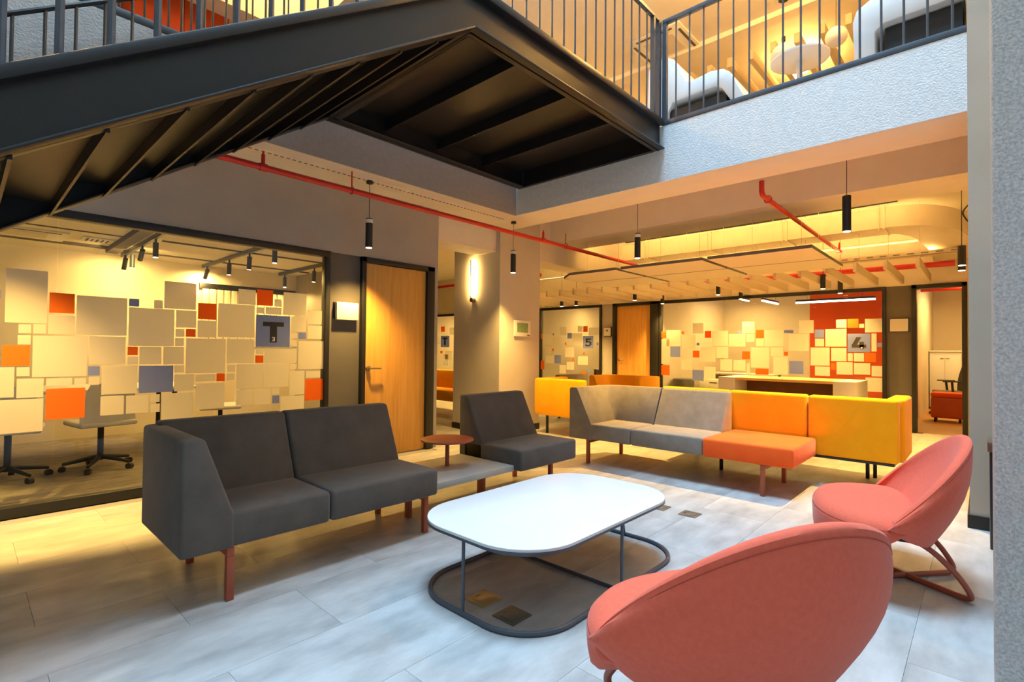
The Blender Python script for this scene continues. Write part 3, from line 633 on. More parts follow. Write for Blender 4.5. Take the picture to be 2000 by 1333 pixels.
# ================================================================== SERVICES, LAMPS
def pendant(x, y, zb, label, L=.28, r=.036, ztop=2.92, energy=28, spot=104, vis=True, collar=True):
    o = thing('pendant_lamp', label, 'lamp', (x, y, zb), 0, 'black cylinder pendants')
    obj('shade', tube([(x, y, zb), (x, y, zb+.004), (x, y, zb+L-.004), (x, y, zb+L)], [r-.003, r, r, r-.004], 20), M_DARK, o)
    if collar: obj('collar', cyl((x, y, zb+L-.05), (x, y, zb+L-.012), r+.0006, 20), M_PLAST, o, 'pale collar')
    obj('cord', cyl((x, y, zb+L), (x, y, ztop), .003, 6), M_DARK, o)
    obj('canopy', cyl((x, y, ztop-.025), (x, y, ztop), .035, 16), M_DARK, o)
    obj('lens', cyl((x, y, zb-.004), (x, y, zb+.001), r-.005, 16), M_LAMP, o)
    light('lamp_light', 'SPOT', (x, y, zb-.02), energy, WARM, o, size=.03, spot=spot, blend=1.0)
    return o
PE = 330
pendant(2.82, 4.62, 2.235, 'black pendant lamp hanging above the oak door', .30, energy=PE)
pendant(.15, 4.40, 2.235, 'black pendant lamp over the meeting room glazing, behind the stair', .30, energy=PE*2.2, spot=96)
pendant(5.0, 4.62, 2.235, 'black pendant lamp in front of the column', .30, energy=PE)
pendant(5.55, 3.08, 2.33, 'black pendant lamp under the balcony edge, left of the red pipe', .30, ztop=3.3, energy=PE*1.6)
pendant(5.55, .93, 2.33, 'largest black pendant lamp under the balcony, near the right pier', .33, ztop=3.3, energy=PE*1.6, collar=False)
for (u, v, w) in ((9.05, 1.83, 0), (9.72, 1.72, 1), (8.95, 3.40, 0), (9.72, 3.28, 1), (8.95, 5.02, 0), (9.72, 4.82, 1), (7.6, .18, 0), (7.9, .19, 1)):
    lb = {1.83: 'short black pendant left of a pair before the number 4 square', 1.72: 'short black pendant right of a pair before the number 4 square',
          3.40: 'short black pendant over the desk left end, left of a pair', 3.28: 'short black pendant over the desk left end, right of a pair',
          5.02: 'short black pendant before the far oak door, left of a pair', 4.82: 'short black pendant before the far oak door, right of a pair',
          .18: 'short black pendant beside the right pier, nearer of two', .19: 'short black pendant beside the right pier, farther of two'}[v]
    pendant(u, v, 2.2-.02*w, lb, .22, ztop=3.3, energy=PE*.9, collar=False)
pendant(8.2, 10.6, 2.2, 'small black pendant seen past the column', .26, ztop=3.3, energy=PE*1.5, collar=False)
pendant(9.2, 7.0, 2.2, 'short black pendant before the number 5 glazing, left of a pair', .22, ztop=3.3, energy=PE, collar=False)
pendant(9.2, 6.6, 2.2, 'short black pendant before the number 5 glazing, right of a pair', .22, ztop=3.3, energy=PE, collar=False)
pendant(7.2, 8.2, 2.2, 'black pendant over the mustard sofa past the column', .26, ztop=3.3, energy=PE, collar=False)
# wall lamp on the column
wl = thing('wall_lamp', 'slim vertical LED wall lamp glowing on the column', 'lamp', (5.16, 5.58, 1.9))
obj('mount', tube([(5.16, 5.55, 1.935), (5.10, 5.55, 1.935), (5.098, 5.55, 1.935)], [.035, .035, .032], 16), M_BRONZE, wl)
obj('stem', cyl((5.105, 5.57, 1.93), (5.105, 5.57, 2.53), .006, 8), M_DARK, wl)
obj('led_strip', box(5.112, 5.118, 5.563, 5.577, 1.99, 2.52), M_BAR, wl, 'glowing strip facing the column')
light('lamp_light', 'AREA', (5.12, 5.57, 2.25), 22, WARM2, wl, size=.5, size_y=.02, rot=(0, math.radians(-90), 0))
# thermostat and socket, room displays
tp = thing('control_panel', 'white wall control panel with green display on the column', 'panel', (5.62, 5.02, 1.39))
obj('housing', box(5.45, 5.80, 4.99, 5.02, 1.40, 1.64, .008, 2), M_PLAST, tp); obj('display', box(5.50, 5.74, 4.987, 4.991, 1.46, 1.60), M_SCREEN, tp, 'green lit display')
obj('button_strip', box(5.72, 5.78, 4.987, 4.991, 1.415, 1.43), M_DARK, tp)
sk = thing('wall_socket', 'black socket plate low on the column', 'socket', (5.63, 5.02, .33))
obj('plate', box(5.585, 5.67, 5.008, 5.02, .33, .415, .003), M_DARK, sk); obj('insert', cyl((5.628, 5.009, .372), (5.628, 5.005, .372), .02, 12), M_BRONZE, sk)
def room_display(name, b, axis, label, m=M_PLAST):
    o = thing(name, label, 'panel', ((b[0]+b[1])/2, (b[2]+b[3])/2, b[4]), 0, 'room display boxes beside the doors')
    if axis == 'y':
        obj('backplate', box(b[0]-.01, b[1]-.01, b[3]-.015, b[3], b[4]+.01, b[5]-.0), M_DARK, o); obj('housing', box(b[0], b[1], b[2], b[3]-.015, b[4], b[5], .008, 2), m, o)
    else:
        obj('backplate', box(b[1]-.015, b[1], b[2]-.01, b[3]+.01, b[4]-.01, b[5]+.01), M_DARK, o); obj('housing', box(b[0], b[1]-.015, b[2], b[3], b[4], b[5], .008, 2), m, o)
    return o
room_display('room_display', (2.645, 2.895, 4.925, 4.985, 1.50, 1.685), 'y', 'white rounded display box between the meeting room glazing and the oak door')
rd = room_display('room_display', (9.89, 9.95, 6.16, 6.33, 1.54, 1.73), 'x', 'small white keypad box beside the number 5 glazing')
obj('keypad', cyl((9.89, 6.24, 1.66), (9.885, 6.24, 1.66), .02, 12), M_DARK, rd)
room_display('room_display', (9.91, 9.95, .86, 1.09, 1.55, 1.745), 'x', 'plain cream display box between the number 4 glazing and the doorway')
# red pipes
def hanger(o, p, m=M_RED):
    x, y, z = p
    bm = bmesh.new(); cyl((x, y, z), (x, y, z+.11), .016, 10, bm=bm); cyl((x, y, z+.11), (x, y, z+.14), .009, 8, bm=bm); cyl((x-.03, y, z), (x+.03, y, z), .034, 12, bm=bm)
    obj('sprinkler_tee', bm, m, o)
rp = thing('sprinkler_pipe', 'long red sprinkler pipe running under the landing to the back ceiling', 'pipe', (4.8, 4.5, 2.72))
obj('pipe', tube([(-.5, 4.5, 2.74), (8.1, 4.5, 2.72)], .027, 12), M_RED, rp)
for x in (1.72, 5.48): hanger(rp, (x, 4.5, 2.735))
for x in (2.55, 6.0):
    obj('pipe_clip', tube([(x, 4.5+.036*math.cos(q*.5), 2.735+.036*math.sin(q*.5)) for q in range(12)], .006, 6, True), M_RED, rp); obj('rod', cyl((x, 4.5, 2.77), (x, 4.5, 2.92), .007, 6), M_RED, rp)
rp2 = thing('sprinkler_pipe', 'short red sprinkler pipe dropping from the beam near the large pendant', 'pipe', (7.2, 1.63, 2.77))
obj('pipe', tube(arc([(5.42, 1.63, 2.92), (5.42, 1.63, 2.78), (9.25, 1.63, 2.765)], .06), .025, 12), M_RED, rp2)
hanger(rp2, (9.15, 1.63, 2.765)); obj('pipe_clip', tube([(5.62, 1.63+.036*math.cos(q*.5), 2.78+.036*math.sin(q*.5)) for q in range(12)], .006, 6, True), M_RED, rp2)
rp3 = thing('sprinkler_pipe', 'red sprinkler main above the ceiling baffles', 'pipe', (9.55, 4, 2.5))
obj('pipe', tube([(9.55, .3, 2.50), (9.55, 8.2, 2.50)], .04, 12), M_RED, rp3)
rp4 = thing('sprinkler_pipe', 'red pipe seen through the gap past the column', 'pipe', (7.8, 9.5, 2.6))
obj('pipe', tube([(7.6, 6.3, 2.66), (7.6, 12.5, 2.66)], .035, 12), M_RED, rp4)
# perforated trim under the landing edge
pt = struct('trim_6', joined([(-1+.055*k, -1+.055*k+.03, 4.62, 4.628, 2.914, 2.921) for k in range(106)]), M_BRONZE, 'perforated shadow-gap trim in the soffit')
# duct
def duct(path, w, h):
    t = bmesh.new(); rings = []; n = len(path)
    for i, p in enumerate(path):
        a = Vector(path[max(0, i-1)]); b = Vector(path[min(n-1, i+1)]); d = (b-a); d.z = 0; d.normalize(); s = Vector((-d.y, d.x, 0)); p = Vector(p)
        rings.append([t.verts.new(p+s*u*w/2+Vector((0, 0, v*h/2))) for u, v in ((-1, -1), (1, -1), (1, 1), (-1, 1))])
    for A, B in zip(rings, rings[1:]):
        for j in range(4): t.faces.new((A[j], A[(j+1) % 4], B[(j+1) % 4], B[j]))
    t.faces.new(rings[0]); t.faces.new(rings[-1][::-1]); bmesh.ops.recalc_face_normals(t, faces=t.faces); return t
du = thing('air_duct', 'cream rectangular air duct crossing the back ceiling with an elbow on the right', 'duct', (8.3, 2.5, 2.85))
obj('duct_body', duct(arc([(8.36, 4.8, 2.97), (8.35, 4.4, 2.97), (8.35, .75, 2.97), (8.7, .45, 2.93), (9.4, .3, 2.80), (9.9, .3, 2.74)], .5, 8), .50, .27), M_DUCT, du)
for y in (4.3, 3.2, 2.1, .95):
    f = bmesh.new(); box(8.085, 8.615, y-.012, y+.012, 2.82, 3.12, bm=f); obj('flange_joint', f, M_DUCT, du); obj('hanger_rod', cyl((8.08, y+.05, 2.8), (8.08, y+.05, 3.3), .006, 6), M_DUCT, du)
cb = tag(obj('cable_bundle', tube([(8.05, 4.7, 3.15), (8.05, 2.5, 3.14), (8.05, .8, 3.15)], .018, 8), M_DARK), 'black cable line along the top of the air duct', 'cable')
for nm, y0_, y1_, x_, z_, r_, lab in (('conduit', .7, 5.0, 9.42, 2.86, .022, 'thin cream conduit under the back ceiling, lower'), ('conduit', .2, 5.0, 7.65, 3.12, .03, 'cream pipe close to the ceiling behind the second beam')):
    tag(obj(nm, tube([(x_, y0_, z_), (x_, y1_, z_)], r_, 10), M_DUCT), lab, 'pipe', 'cream service pipes')
cd = thing('cable', 'loop of black cable hanging by the duct elbow', 'cable', (8.6, .3, 2.9))
obj('loop', tube(arc([(8.3, .14, 3.02), (8.45, .2, 2.97), (8.7, .14, 2.88), (8.45, .12, 2.94), (8.3, .12, 3.0)], .1, 6), .009, 6), M_DARK, cd)
tr = thing('cable_tray', 'perforated cream cable tray above the baffles on the right', 'tray', (9.3, 1.0, 2.62))
obj('tray_base', box(9.2, 9.38, .2, 5.0, 2.60, 2.606), M_DUCT, tr)
for x in (9.2, 9.375): obj('tray_side', box(x, x+.006, .2, 5.0, 2.60, 2.66), M_DUCT, tr)
for k in range(30): obj('slot', box(9.196, 9.2, .25+.16*k, .33+.16*k, 2.625, 2.64), M_BRONZE, tr)
# acoustic panels
for k, (ya, yb, lab) in enumerate(((1.38, 2.53, 'right'), (2.60, 3.76, 'middle'), (3.84, 5.0, 'left'))):
    for q, (xa, xc) in enumerate(((6.30, 7.13), (7.17, 7.97))):
        pos = ('nearer', 'farther')[q]
        o = thing('acoustic_panel', '%s pale acoustic ceiling panel of the %s pair' % (pos, lab), 'panel', ((xa+xc)/2, (ya+yb)/2, 2.35), 0, 'hanging acoustic panels')
        pts = [(xa, ya), (xc, ya), (xc, yb), (xa, yb)]
        if k == 2: pts = [(xa, ya), (xc, ya), (xc, yb-.05), (xc-.25 if q else xc, yb), (xa+.3, yb-.02) if q == 0 else (xa, yb), (xa, yb-.35) if q == 0 else (xa, yb-.01)]
        obj('panel_face', prism(pts, 'xy', 2.35, 2.353), M_PANEL, o, smooth=False); obj('panel_core', prism(pts, 'xy', 2.353, 2.39), M_PEDGE, o, smooth=False)
        for yy in (ya+.2, yb-.4): obj('hanger_wire', cyl(((xa+xc)/2, yy, 2.39), ((xa+xc)/2, yy, 3.3), .002, 6), M_DUCT, o)
# baffles
ORD = ['first', 'second', 'third', 'fourth', 'fifth', 'sixth', 'seventh', 'eighth', 'ninth', 'tenth', 'eleventh', 'twelfth', 'thirteenth', 'fourteenth', 'fifteenth', 'sixteenth', 'seventeenth', 'eighteenth', 'nineteenth', 'twentieth', 'twenty-first', 'twenty-second', 'twenty-third', 'twenty-fourth', 'twenty-fifth']
bset = None
for k in range(25):
    y = .60+.325*k
    if abs(y-5.3) < .2 and False: continue
    if bset is None:
        bset = thing('ceiling_baffle', '', 'baffle', (8.93, y, 2.28), 0, 'row of felt ceiling baffles before the back wall')
        obj('board', box(7.98, 9.88, y-.02, y+.02, 2.28, 2.40, .002), M_BAF, bset); obj('hanger_wire', cyl((8.3, y, 2.40), (8.3, y, 3.3), .003, 6), M_DUCT, bset)
        b_ = bset
    else: b_ = copy_tree(bset); place(b_, (8.93, y, 2.28))
    b_['label'] = 'beige felt ceiling baffle, %s from the right pier before the back offices' % ORD[k]
# ================================================================== MEETING ROOM
def track(x, y0, y1, spots, n):
    o = thing('track_light', ['ceiling track with spotlights at the left of the meeting room', 'ceiling track with spotlights in the middle of the meeting room', 'ceiling track with spotlights at the right of the meeting room'][n], 'lamp', (x, (y0+y1)/2, 2.36), 0, 'meeting room track lights')
    obj('track_rail', box(x-.018, x+.018, y0, y1, 2.37, 2.42), M_TGREY, o)
    for i, (y, tilt) in enumerate(spots):
        bm = bmesh.new(); d = Vector((0, math.sin(tilt), -math.cos(tilt))); p = Vector((x, y, 2.31)); a = p - d*.02; b = p + d*.14
        cyl(a, b, .027, 16, bm=bm); cyl((x, y, 2.37), p, .012, 8, bm=bm)
        s = obj('spot_head', bm, M_TGREY, o); obj('lens', cyl(b-d*.001, b+d*.004, .022, 14), M_LAMP, s)
        l = light('lamp_light', 'SPOT', b+d*.02, 32, WARM2, o, size=.02, spot=168, blend=.35); l.rotation_euler = (tilt, 0, 0)
track(1.42, 6.2, 8.3, [(6.6, 0), (7.2, .9), (7.7, .1), (8.1, .7)], 0)
track(2.42, 5.8, 8.5, [(5.95, 0), (6.7, .1), (7.4, .1), (8.3, .8)], 1)
track(3.5, 6.0, 8.4, [(7.2, .1), (8.2, 0)], 2)
struct('trim_7', joined([(.2, 3.8, 7.98, 8.02, 2.405, 2.421), (1.55, 3.8, 6.9, 6.93, 2.405, 2.421), (-.5, 1.2, 7.0, 7.02, 2.41, 2.421), (-.5, 1.25, 7.85, 7.9, 2.40, 2.421), (1.2, 1.32, 5.4, 8.0, 2.36, 2.421)]), M_PIER, 'dark shadow gaps in the meeting room ceiling')
ag = thing('air_grille', 'cream air grille in the meeting room ceiling', 'vent', (1.04, 7.44, 2.40))
obj('frame', box(.90, 1.18, 7.30, 7.58, 2.405, 2.42, .003), M_PLAST, ag)
for k in range(5): obj('slat', box(.94+.045*k, .955+.045*k, 7.36, 7.52, 2.40, 2.406), M_PIER, ag)
ac = thing('ceiling_cassette', 'cream square air unit in the meeting room ceiling', 'air unit', (.5, 7.66, 2.40))
obj('housing', box(.15, .78, 7.25, 7.85, 2.402, 2.42, .004), M_PLAST, ac); obj('intake', box(.28, .62, 7.4, 7.7, 2.398, 2.403), M_BEIGE, ac); obj('slot', box(.2, .72, 7.29, 7.32, 2.398, 2.403), M_PIER, ac)
wb = thing('window_blind', 'pale pleated blind in a dark frame on the meeting room back wall', 'blind', (3.0, 8.58, 1.4))
obj('frame', box(2.4, 3.84, 8.56, 8.6, 2.08, 2.16), M_BLACK, wb)
for k in range(14): obj('pleat', box(2.44+.1*k, 2.53+.1*k, 8.565, 8.595, 1.2, 2.08, .006), M_BEIGE, wb)
mt = thing('meeting_table', 'white topped meeting table behind the frosted squares', 'table', (1.2, 7.0, 0))
obj('table_top', box(-.9, 1.9, 6.75, 7.75, .72, .75, .006), M_WHITE, mt)
for a, b in ((-.7, 6.9), (1.7, 6.9), (-.7, 7.6), (1.7, 7.6)): obj('leg', cyl((a, b, 0), (a, b, .72), .025, 10), M_BLACK, mt)
def office_chair(label, group, mseat, mframe, arms=False, hi=.85):
    o = thing('office_chair', label, 'chair', (0, 0, 0), 0, group)
    L_ = dict(local=True)
    bm = box(-.23, .23, -.22, .23, .43, .48, .02, 3); obj('seat', bm, mseat, o, **L_)
    t = bmesh.new(); rows = []
    for j in range(9):
        v = j/8; z = .46+v*(hi-.46); w = .22-.05*v*v; yy = -.20-.10*v+.03*math.sin(v*3.1)
        rows.append([(x*w, yy+.035*(abs(x)**2)-0, z) for x in [q/4-1 for q in range(9)]])
    A = [[t.verts.new(p) for p in r] for r in rows]; B = [[t.verts.new((p[0], p[1]-.018, p[2])) for p in r] for r in rows]
    for j in range(8):
        for i in range(8):
            t.faces.new((A[j][i], A[j][i+1], A[j+1][i+1], A[j+1][i])); t.faces.new((B[j][i+1], B[j][i], B[j+1][i], B[j+1][i+1]))
    for j in range(8):
        t.faces.new((A[j+1][0], B[j+1][0], B[j][0], A[j][0])); t.faces.new((A[j][8], B[j][8], B[j+1][8], A[j+1][8]))
    for i in range(8):
        t.faces.new((A[8][i], A[8][i+1], B[8][i+1], B[8][i])); t.faces.new((A[0][i+1], A[0][i], B[0][i], B[0][i+1]))
    bmesh.ops.recalc_face_normals(t, faces=t.faces); obj('backrest', t, mseat if not arms else mframe, o, **L_)
    obj('gas_stem', cyl((0, 0, .09), (0, 0, .43), .025, 10), mframe, o, **L_)
    for k in range(5):
        a = 2*math.pi*k/5+.3; p = Vector((math.cos(a), math.sin(a), 0))
        b = obj('base_spoke', tube([p*.02+Vector((0, 0, .12)), p*.28+Vector((0, 0, .075))], [.022, .014], 8), mframe, o, **L_)
        q = p*.28; s = Vector((-p.y, p.x, 0))
        obj('caster', cyl(q+s*.02+Vector((0, 0, .03)), q-s*.02+Vector((0, 0, .03)), .03, 12), mframe, b, **L_)
    if arms:
        for s in (-1, 1):
            r = obj('arm_post', tube([(s*.25, -.02, .44), (s*.27, .0, .66)], .02, 8), mframe, o, **L_)
            obj('arm_pad', box(s*.27-.035, s*.27+.035, -.14, .14, .66, .685, .01), mframe, r, **L_)
    return o
ch = office_chair('pale shell office chair behind the charcoal sofa corner', 'meeting room chairs', M_PLAST, M_DARK)
place(ch, (.95, 6.35, 0), math.radians(10))
c2 = copy_tree(ch); place(c2, (.3, 6.3, 0), math.radians(-8), 'pale shell office chair at the far left behind the glazing')
c3 = copy_tree(ch); place(c3, (2.25, 7.1, 0), math.radians(75), 'pale shell office chair at the right end of the meeting table')
# ================================================================== BACK OFFICES
def linear_lamp(p0, p1, label, e, name='linear_lamp'):
    p0, p1 = Vector(p0), Vector(p1); m_ = (p0+p1)/2; o = thing(name, label, 'lamp', m_, 0, 'linear office lamps')
    obj('housing', tube([p0+Vector((0, 0, .035)), p1+Vector((0, 0, .035))], .022, 8), M_DARK, o); obj('diffuser', tube([p0, p1], .018, 8), M_TUBEL, o)
    for q in (p0.lerp(p1, .15), p0.lerp(p1, .85)): obj('wire', cyl(q+Vector((0, 0, .05)), (q.x, q.y, 2.8), .003, 6), M_DARK, o)
    d = p1-p0; a = math.atan2(d.y, d.x)
    light('lamp_light', 'AREA', m_-Vector((0, 0, .03)), e, WARM2, o, size=d.length, size_y=.05, rot=(0, 0, a))
linear_lamp((10.45, 3.13, 2.2), (11.35, 3.1, 2.2), 'short slanted LED tube in the large office', 40)
linear_lamp((11.2, 1.44, 2.19), (11.2, 2.73, 2.19), 'long LED tube before the orange wall', 45)
linear_lamp((11.6, 4.2, 2.45), (13.0, 4.2, 2.45), 'LED tube at the left of the large office', 40)
linear_lamp((11.8, 6.0, 2.45), (11.8, 7.8, 2.45), 'LED tube in the small office', 60)
linear_lamp((11.8, 10.0, 2.45), (11.8, 12.4, 2.45), 'LED tube in the office past the column', 120)
linear_lamp((12.0, .3, 2.5), (14.5, .3, 2.5), 'LED tube in the room beyond the doorway', 60)
def desk(x, y, label, w=1.4, d=.7):
    o = thing('office_desk', label, 'desk', (x, y, 0), 0, 'desks in the glazed offices')
    obj('desk_top', box(x-d/2, x+d/2, y-w/2, y+w/2, .71, .735, .004), M_WHITE, o)
    for a in (-1, 1):
        for b in (-1, 1): obj('leg', box(x+a*(d/2-.05)-.02, x+a*(d/2-.05)+.02, y+b*(w/2-.05)-.02, y+b*(w/2-.05)+.02, 0, .71), M_BLACK, o)
    obj('front_screen', box(x-d/2+.02, x-d/2+.04, y-w/2+.1, y+w/2-.1, .4, .70), M_PIER, o)
def monitor(x, y, label):
    o = thing('monitor', label, 'monitor', (x, y, .735), 0, 'monitors on the office desks')
    obj('stand', cyl((x, y, .745), (x, y, .95), .02, 10), M_DARK, o); obj('foot', box(x-.09, x+.09, y-.12, y+.12, .735, .745, .003), M_DARK, o)
    obj('screen', box(x-.015, x+.015, y-.27, y+.27, .90, 1.22, .006), M_DARK, o)
desk(11.7, 6.9, 'white desk inside the number 5 office'); monitor(11.75, 6.75, 'black monitor seen through the number 5 glazing')
desk(11.9, 3.95, 'white desk inside the left of the number 4 office')
kc = thing('drawer_cabinet', 'low white drawer cabinet inside the number 4 glazing', 'cabinet', (11.0, 4.2, 0))
obj('carcass', box(10.8, 11.3, 3.9, 4.5, .04, .62, .005), M_PLAST, kc); obj('plinth', box(10.83, 11.3, 3.93, 4.47, 0, .04), M_DARK, kc)
for k in range(3):
    f = obj('drawer', box(10.785, 10.8, 3.91, 4.49, .06+.185*k, .235+.185*k, .003), M_PLAST, kc); obj('handle', box(10.772, 10.785, 4.12, 4.28, .18+.185*k, .195+.185*k), M_CHROME, f)
oc = thing('office_ottoman', 'grey tub seat inside the left of the number 4 glazing', 'seat', (10.55, 4.75, 0))
obj('tub', tube([(10.55, 4.74, .02), (10.55, 4.74, .06), (10.55, 4.74, .5), (10.55, 4.74, .62), (10.55, 4.74, .63)], [.16, .19, .22, .22, .19], 24), M_PIER, oc); obj('base', cyl((10.55, 4.74, 0), (10.55, 4.74, .02), .15, 20), M_DARK, oc)
rpo = thing('sprinkler_pipe', 'red pipe under the ceiling of the number 4 office', 'pipe', (12.5, 3, 2.6)); obj('pipe', tube([(12.6, 1.2, 2.62), (12.6, 4.3, 2.62)], .045, 12), M_RED, rpo)
rpp = thing('sprinkler_pipe', 'red pipe under the ceiling beyond the open doorway', 'pipe', (12.3, .3, 2.45)); obj('pipe', tube([(12.3, -.5, 2.42), (12.3, .88, 2.42)], .05, 12), M_RED, rpp)
# room beyond the doorway
wc = thing('cabinet', 'white two-door cabinet beyond the open doorway', 'cabinet', (14.6, .6, 0))
obj('carcass', box(14.4, 14.85, .36, .885, .05, 1.25, .004), M_WHITE, wc)
for a, b, hy in ((.63, .88, .67), (.365, .625, .58)):
    f = obj('door', box(14.385, 14.4, a, b, .07, 1.17, .003), M_WHITE, wc); obj('handle', box(14.372, 14.385, hy-.03, hy+.03, 1.11, 1.12), M_CHROME, f)
obj('top_board', box(14.37, 14.86, .35, .89, 1.25, 1.28, .003), M_WHITE, wc); obj('plinth', box(14.42, 14.85, .38, .88, 0, .05), M_DARK, wc)
oc2 = office_chair('black task chair with armrests beyond the open doorway', 'task chairs', M_PIER, M_DARK, True, 1.05)
place(oc2, (13.3, .52, 0), math.radians(12))
pd = thing('mobile_pedestal', 'orange cushioned mobile pedestal on castors beyond the open doorway', 'pedestal', (12.0, .45, 0))
obj('body', box(11.75, 12.2, .26, .71, .075, .44, .03, 3), mat('burnt_orange_laminate', 'c25418', .5, col2='cb5d1e', scale=5), pd); obj('cushion', box(11.75, 12.2, .26, .71, .44, .52, .03, 3), M_ORA, pd)
for a in (11.82, 12.12):
    for b in (.32, .65): obj('castor', cyl((a, b-.015, .037), (a, b+.015, .037), .037, 12), M_DARK, pd)
wp = thing('waste_bin', 'black bin with a grey rim against the right pier', 'bin', (4.5, -.2, 0))
obj('body', box(4.33, 4.60, -.36, -.02, 0, .60, .006), M_SLATE, wp); obj('rim', box(4.31, 4.62, -.37, -.01, .60, .665, .006), M_CHROME, wp)
# ================================================================== UPPER FLOOR
def lounge_seat_white(label, x0, x1, pts, thick):
    o = thing('lounge_chair', label, 'chair', ((x0+x1)/2, sum(p[0] for p in pts)/len(pts), 3.505), 0, 'white moulded chairs upstairs'); return o
w1 = lounge_seat_white('white moulded lounge chair behind the railing corner', 5.15, 5.85, [(2.3, 0)], .1)
prof_ = [(2.76, 3.506), (2.74, 4.33), (2.70, 4.40), (2.52, 4.40), (2.45, 4.36), (2.31, 4.08), (2.25, 4.05), (2.05, 4.08), (1.92, 4.06), (1.85, 4.0), (1.62, 3.52), (1.72, 3.506), (1.93, 3.86), (2.0, 3.9), (2.45, 3.88), (2.5, 3.8), (2.52, 3.506)]
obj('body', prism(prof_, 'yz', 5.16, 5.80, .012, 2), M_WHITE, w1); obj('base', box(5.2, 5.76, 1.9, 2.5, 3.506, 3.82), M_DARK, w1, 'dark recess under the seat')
w2 = lounge_seat_white('white moulded bench behind the railing at the right end', 5.15, 5.85, [(.4, 0)], .1)
prof_ = [(.80, 3.506), (.82, 4.05), (.79, 4.14), (.70, 4.19), (.5, 4.20), (.1, 4.22), (.1, 3.96), (.6, 3.95), (.66, 3.9), (.66, 3.506)]
obj('body', prism(prof_, 'yz', 5.16, 5.80, .012, 2), M_WHITE, w2); obj('base', box(5.24, 5.78, .11, .6, 3.66, 3.94), M_DARK, w2, 'black panel under the seat'); obj('drawer', box(5.2, 5.76, .12, .45, 3.506, 3.66), M_LEG, w2, 'terracotta box under the bench')
ut = thing('side_table', 'round white table behind the balcony railing', 'table', (5.8, 1.38, 3.505))
obj('table_top', tube([(5.8, 1.38, 4.2), (5.8, 1.38, 4.205), (5.8, 1.38, 4.225), (5.8, 1.38, 4.23)], [.26, .27, .27, .26], 40), M_WHITE, ut); obj('stem', cyl((5.8, 1.38, 3.52), (5.8, 1.38, 4.2), .03, 12), M_WHITE, ut); obj('foot', cyl((5.8, 1.38, 3.505), (5.8, 1.38, 3.52), .18, 24), M_WHITE, ut)
def globe(x, y, z, r, label):
    o = thing('globe_pendant', label, 'lamp', (x, y, z-r), 0, 'white globe pendants upstairs')
    obj('globe', tube([(x, y, z-r*math.cos(q*math.pi/12)) for q in range(13)], [max(.004, r*math.sin(q*math.pi/12)) for q in range(13)], 24), M_WHITE, o)
    obj('cord', cyl((x, y, z+r), (x, y, 6.2), .003, 6), M_DARK, o)
globe(6.9, 1.258, 4.91, .115, 'white globe pendant upstairs right of the round table')
globe(6.6, 1.744, 4.74, .14, 'white globe pendant upstairs partly behind the round table')
ul2 = thing('ceiling_pendant', 'black corded pendant upstairs above the round table', 'lamp', (5.95, 1.57, 5.0))
obj('shade', cyl((5.95, 1.57, 5.0), (5.95, 1.57, 5.06), .05, 16), M_DARK, ul2); obj('cord', cyl((5.95, 1.57, 4.6), (5.95, 1.57, 6.2), .004, 6), M_DARK, ul2); obj('drop', cyl((5.95, 1.57, 4.55), (5.95, 1.57, 4.6), .02, 10), M_DARK, ul2)
uc = thing('ceiling_cassette', 'square air cassette in the upstairs ceiling', 'air unit', (7.7, 3.8, 6.17))
obj('housing', box(7.25, 8.15, 3.35, 4.25, 6.17, 6.2, .01), M_PLAST, uc); obj('intake', box(7.45, 7.95, 3.55, 4.05, 6.165, 6.171), M_BEIGE, uc)
for b in ((7.3, 7.34, 3.5, 4.1), (8.06, 8.1, 3.5, 4.1), (7.4, 8.0, 3.4, 3.44), (7.4, 8.0, 4.16, 4.2)): obj('louvre', box(b[0], b[1], b[2], b[3], 6.163, 6.172), M_PIER, uc)
struct('beam_upper', joined([(8.0, 8.2, -.6, 6, 6.12, 6.2)]), M_CREAM, 'step in the upstairs ceiling')
for k in range(12):
    y = .4+.33*k
    o = tag(obj('ceiling_baffle', box(8.45, 11.8, y-.04, y+.04, 5.87, 6.02, .003), M_BAF), 'upstairs felt baffle, %s from the right behind the balcony railing' % ORD[k], 'baffle', 'upstairs baffles')
urp = thing('sprinkler_pipe', 'red sprinkler pipe under the upstairs ceiling', 'pipe', (10, 2, 5.6)); obj('pipe', tube([(9.9, -.3, 5.78), (9.9, 4.8, 5.78)], .05, 12), M_RED, urp)
og = thing('cupboard', 'orange cupboard upstairs seen over the stair', 'cupboard', (1.9, 7.4, 3.505))
obj('carcass', box(1.25, 2.3, 7.2, 7.9, 3.506, 5.6, .006), M_OWALL, og)
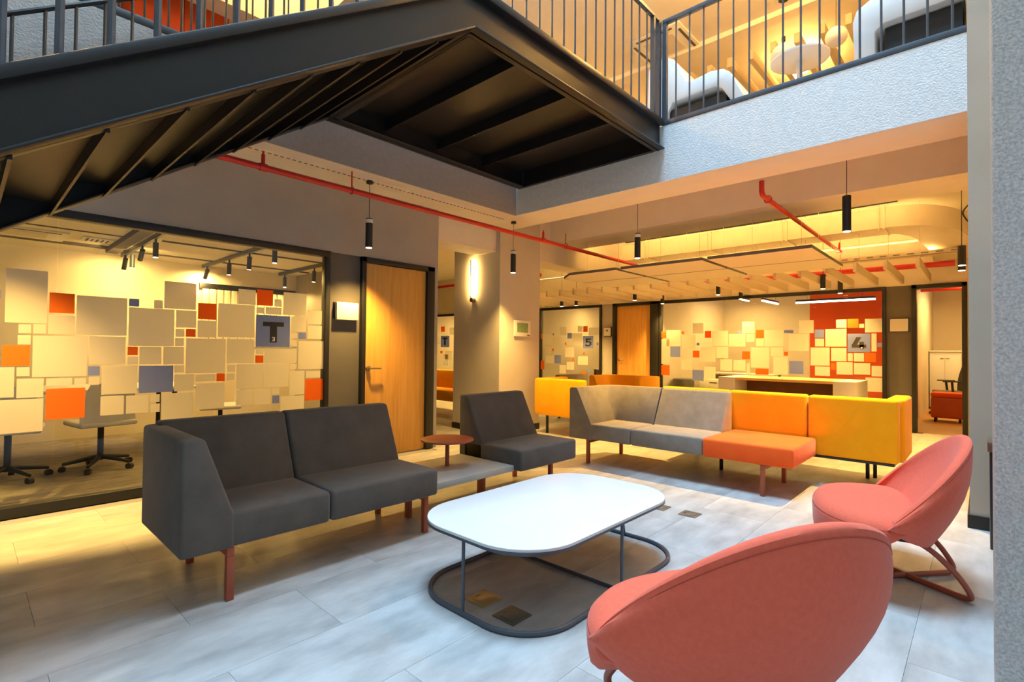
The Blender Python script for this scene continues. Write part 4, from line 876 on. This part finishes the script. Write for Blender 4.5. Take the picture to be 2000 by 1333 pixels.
for a, b in ((1.26, 1.77), (1.79, 2.29)): obj('door', box(a, b, 7.185, 7.2, 3.55, 5.55, .003), M_OWALL, og)
struct('beam_upper_left', joined([(-1.5, 3.2, 6.6, 6.9, 5.3, 6.2), (3.2, 3.5, 5.0, 10.4, 5.6, 6.2)]), M_WALL, 'grey dropped beam upstairs over the stair')
def fill_globe(x, y, label, e):  # added globes whose glow brightens the upstairs ceiling
    o = thing('added_globe', label, 'lamp', (x, y, 6.17), 0, 'added fill globes upstairs')
    obj('rim', tube([(x, y, 6.15), (x, y, 6.2)], .03, 16), M_PLAST, o); obj('globe', tube([(x, y, 5.89+.1*(1-math.cos(q*math.pi/8))) for q in range(9)], [max(.004, .1*math.sin(q*math.pi/8)) for q in range(9)], 16), M_GLOBE, o)
for x, y, lab in ((6.0, 2.0, 'near the railing corner'), (6.2, .8, 'over the white bench'), (9.5, 2.2, 'over the far end of the upper floor'), (7.5, 6.5, 'beyond the landing'), (2.5, 6.0, 'over the orange cupboard'), (-.5, 6.0, 'at the far left over the stair'), (10.5, 5.5, 'in the far corner')):
    fill_globe(x, y, 'added round opal fill globe upstairs ' + lab, 160)

# added, unseen cove strips that brighten the back ceiling
def fill(x, y0, y1, z, label, e, tilt):
    o = thing('added_fill_strip', label, 'lamp', (x, (y0+y1)/2, z), 0, 'added fill strips over the back ceiling')
    obj('channel', box(x-.02, x+.02, y0, y1, z-.03, z), M_PLAST, o); obj('diffuser', box(x-.012, x+.012, y0, y1, z, z+.004), M_BAR, o)
    light('lamp_light', 'AREA', (x, (y0+y1)/2, z+.02), e, WARM2, o, size=.04, size_y=y1-y0, rot=(math.pi, tilt, 0))
fill(7.16, .3, 4.9, 2.98, 'added warm fill strip behind the second ceiling beam', FILL_ENERGY, .3)
fill(9.29, .5, 4.9, 2.64, 'added warm fill strip lying in the cable tray', FILL_ENERGY*.6, 0)
fill(8.6, 5.7, 8.2, 2.75, 'added warm fill strip above the felt baffles before the number 5 office', FILL_ENERGY*.5, 0)
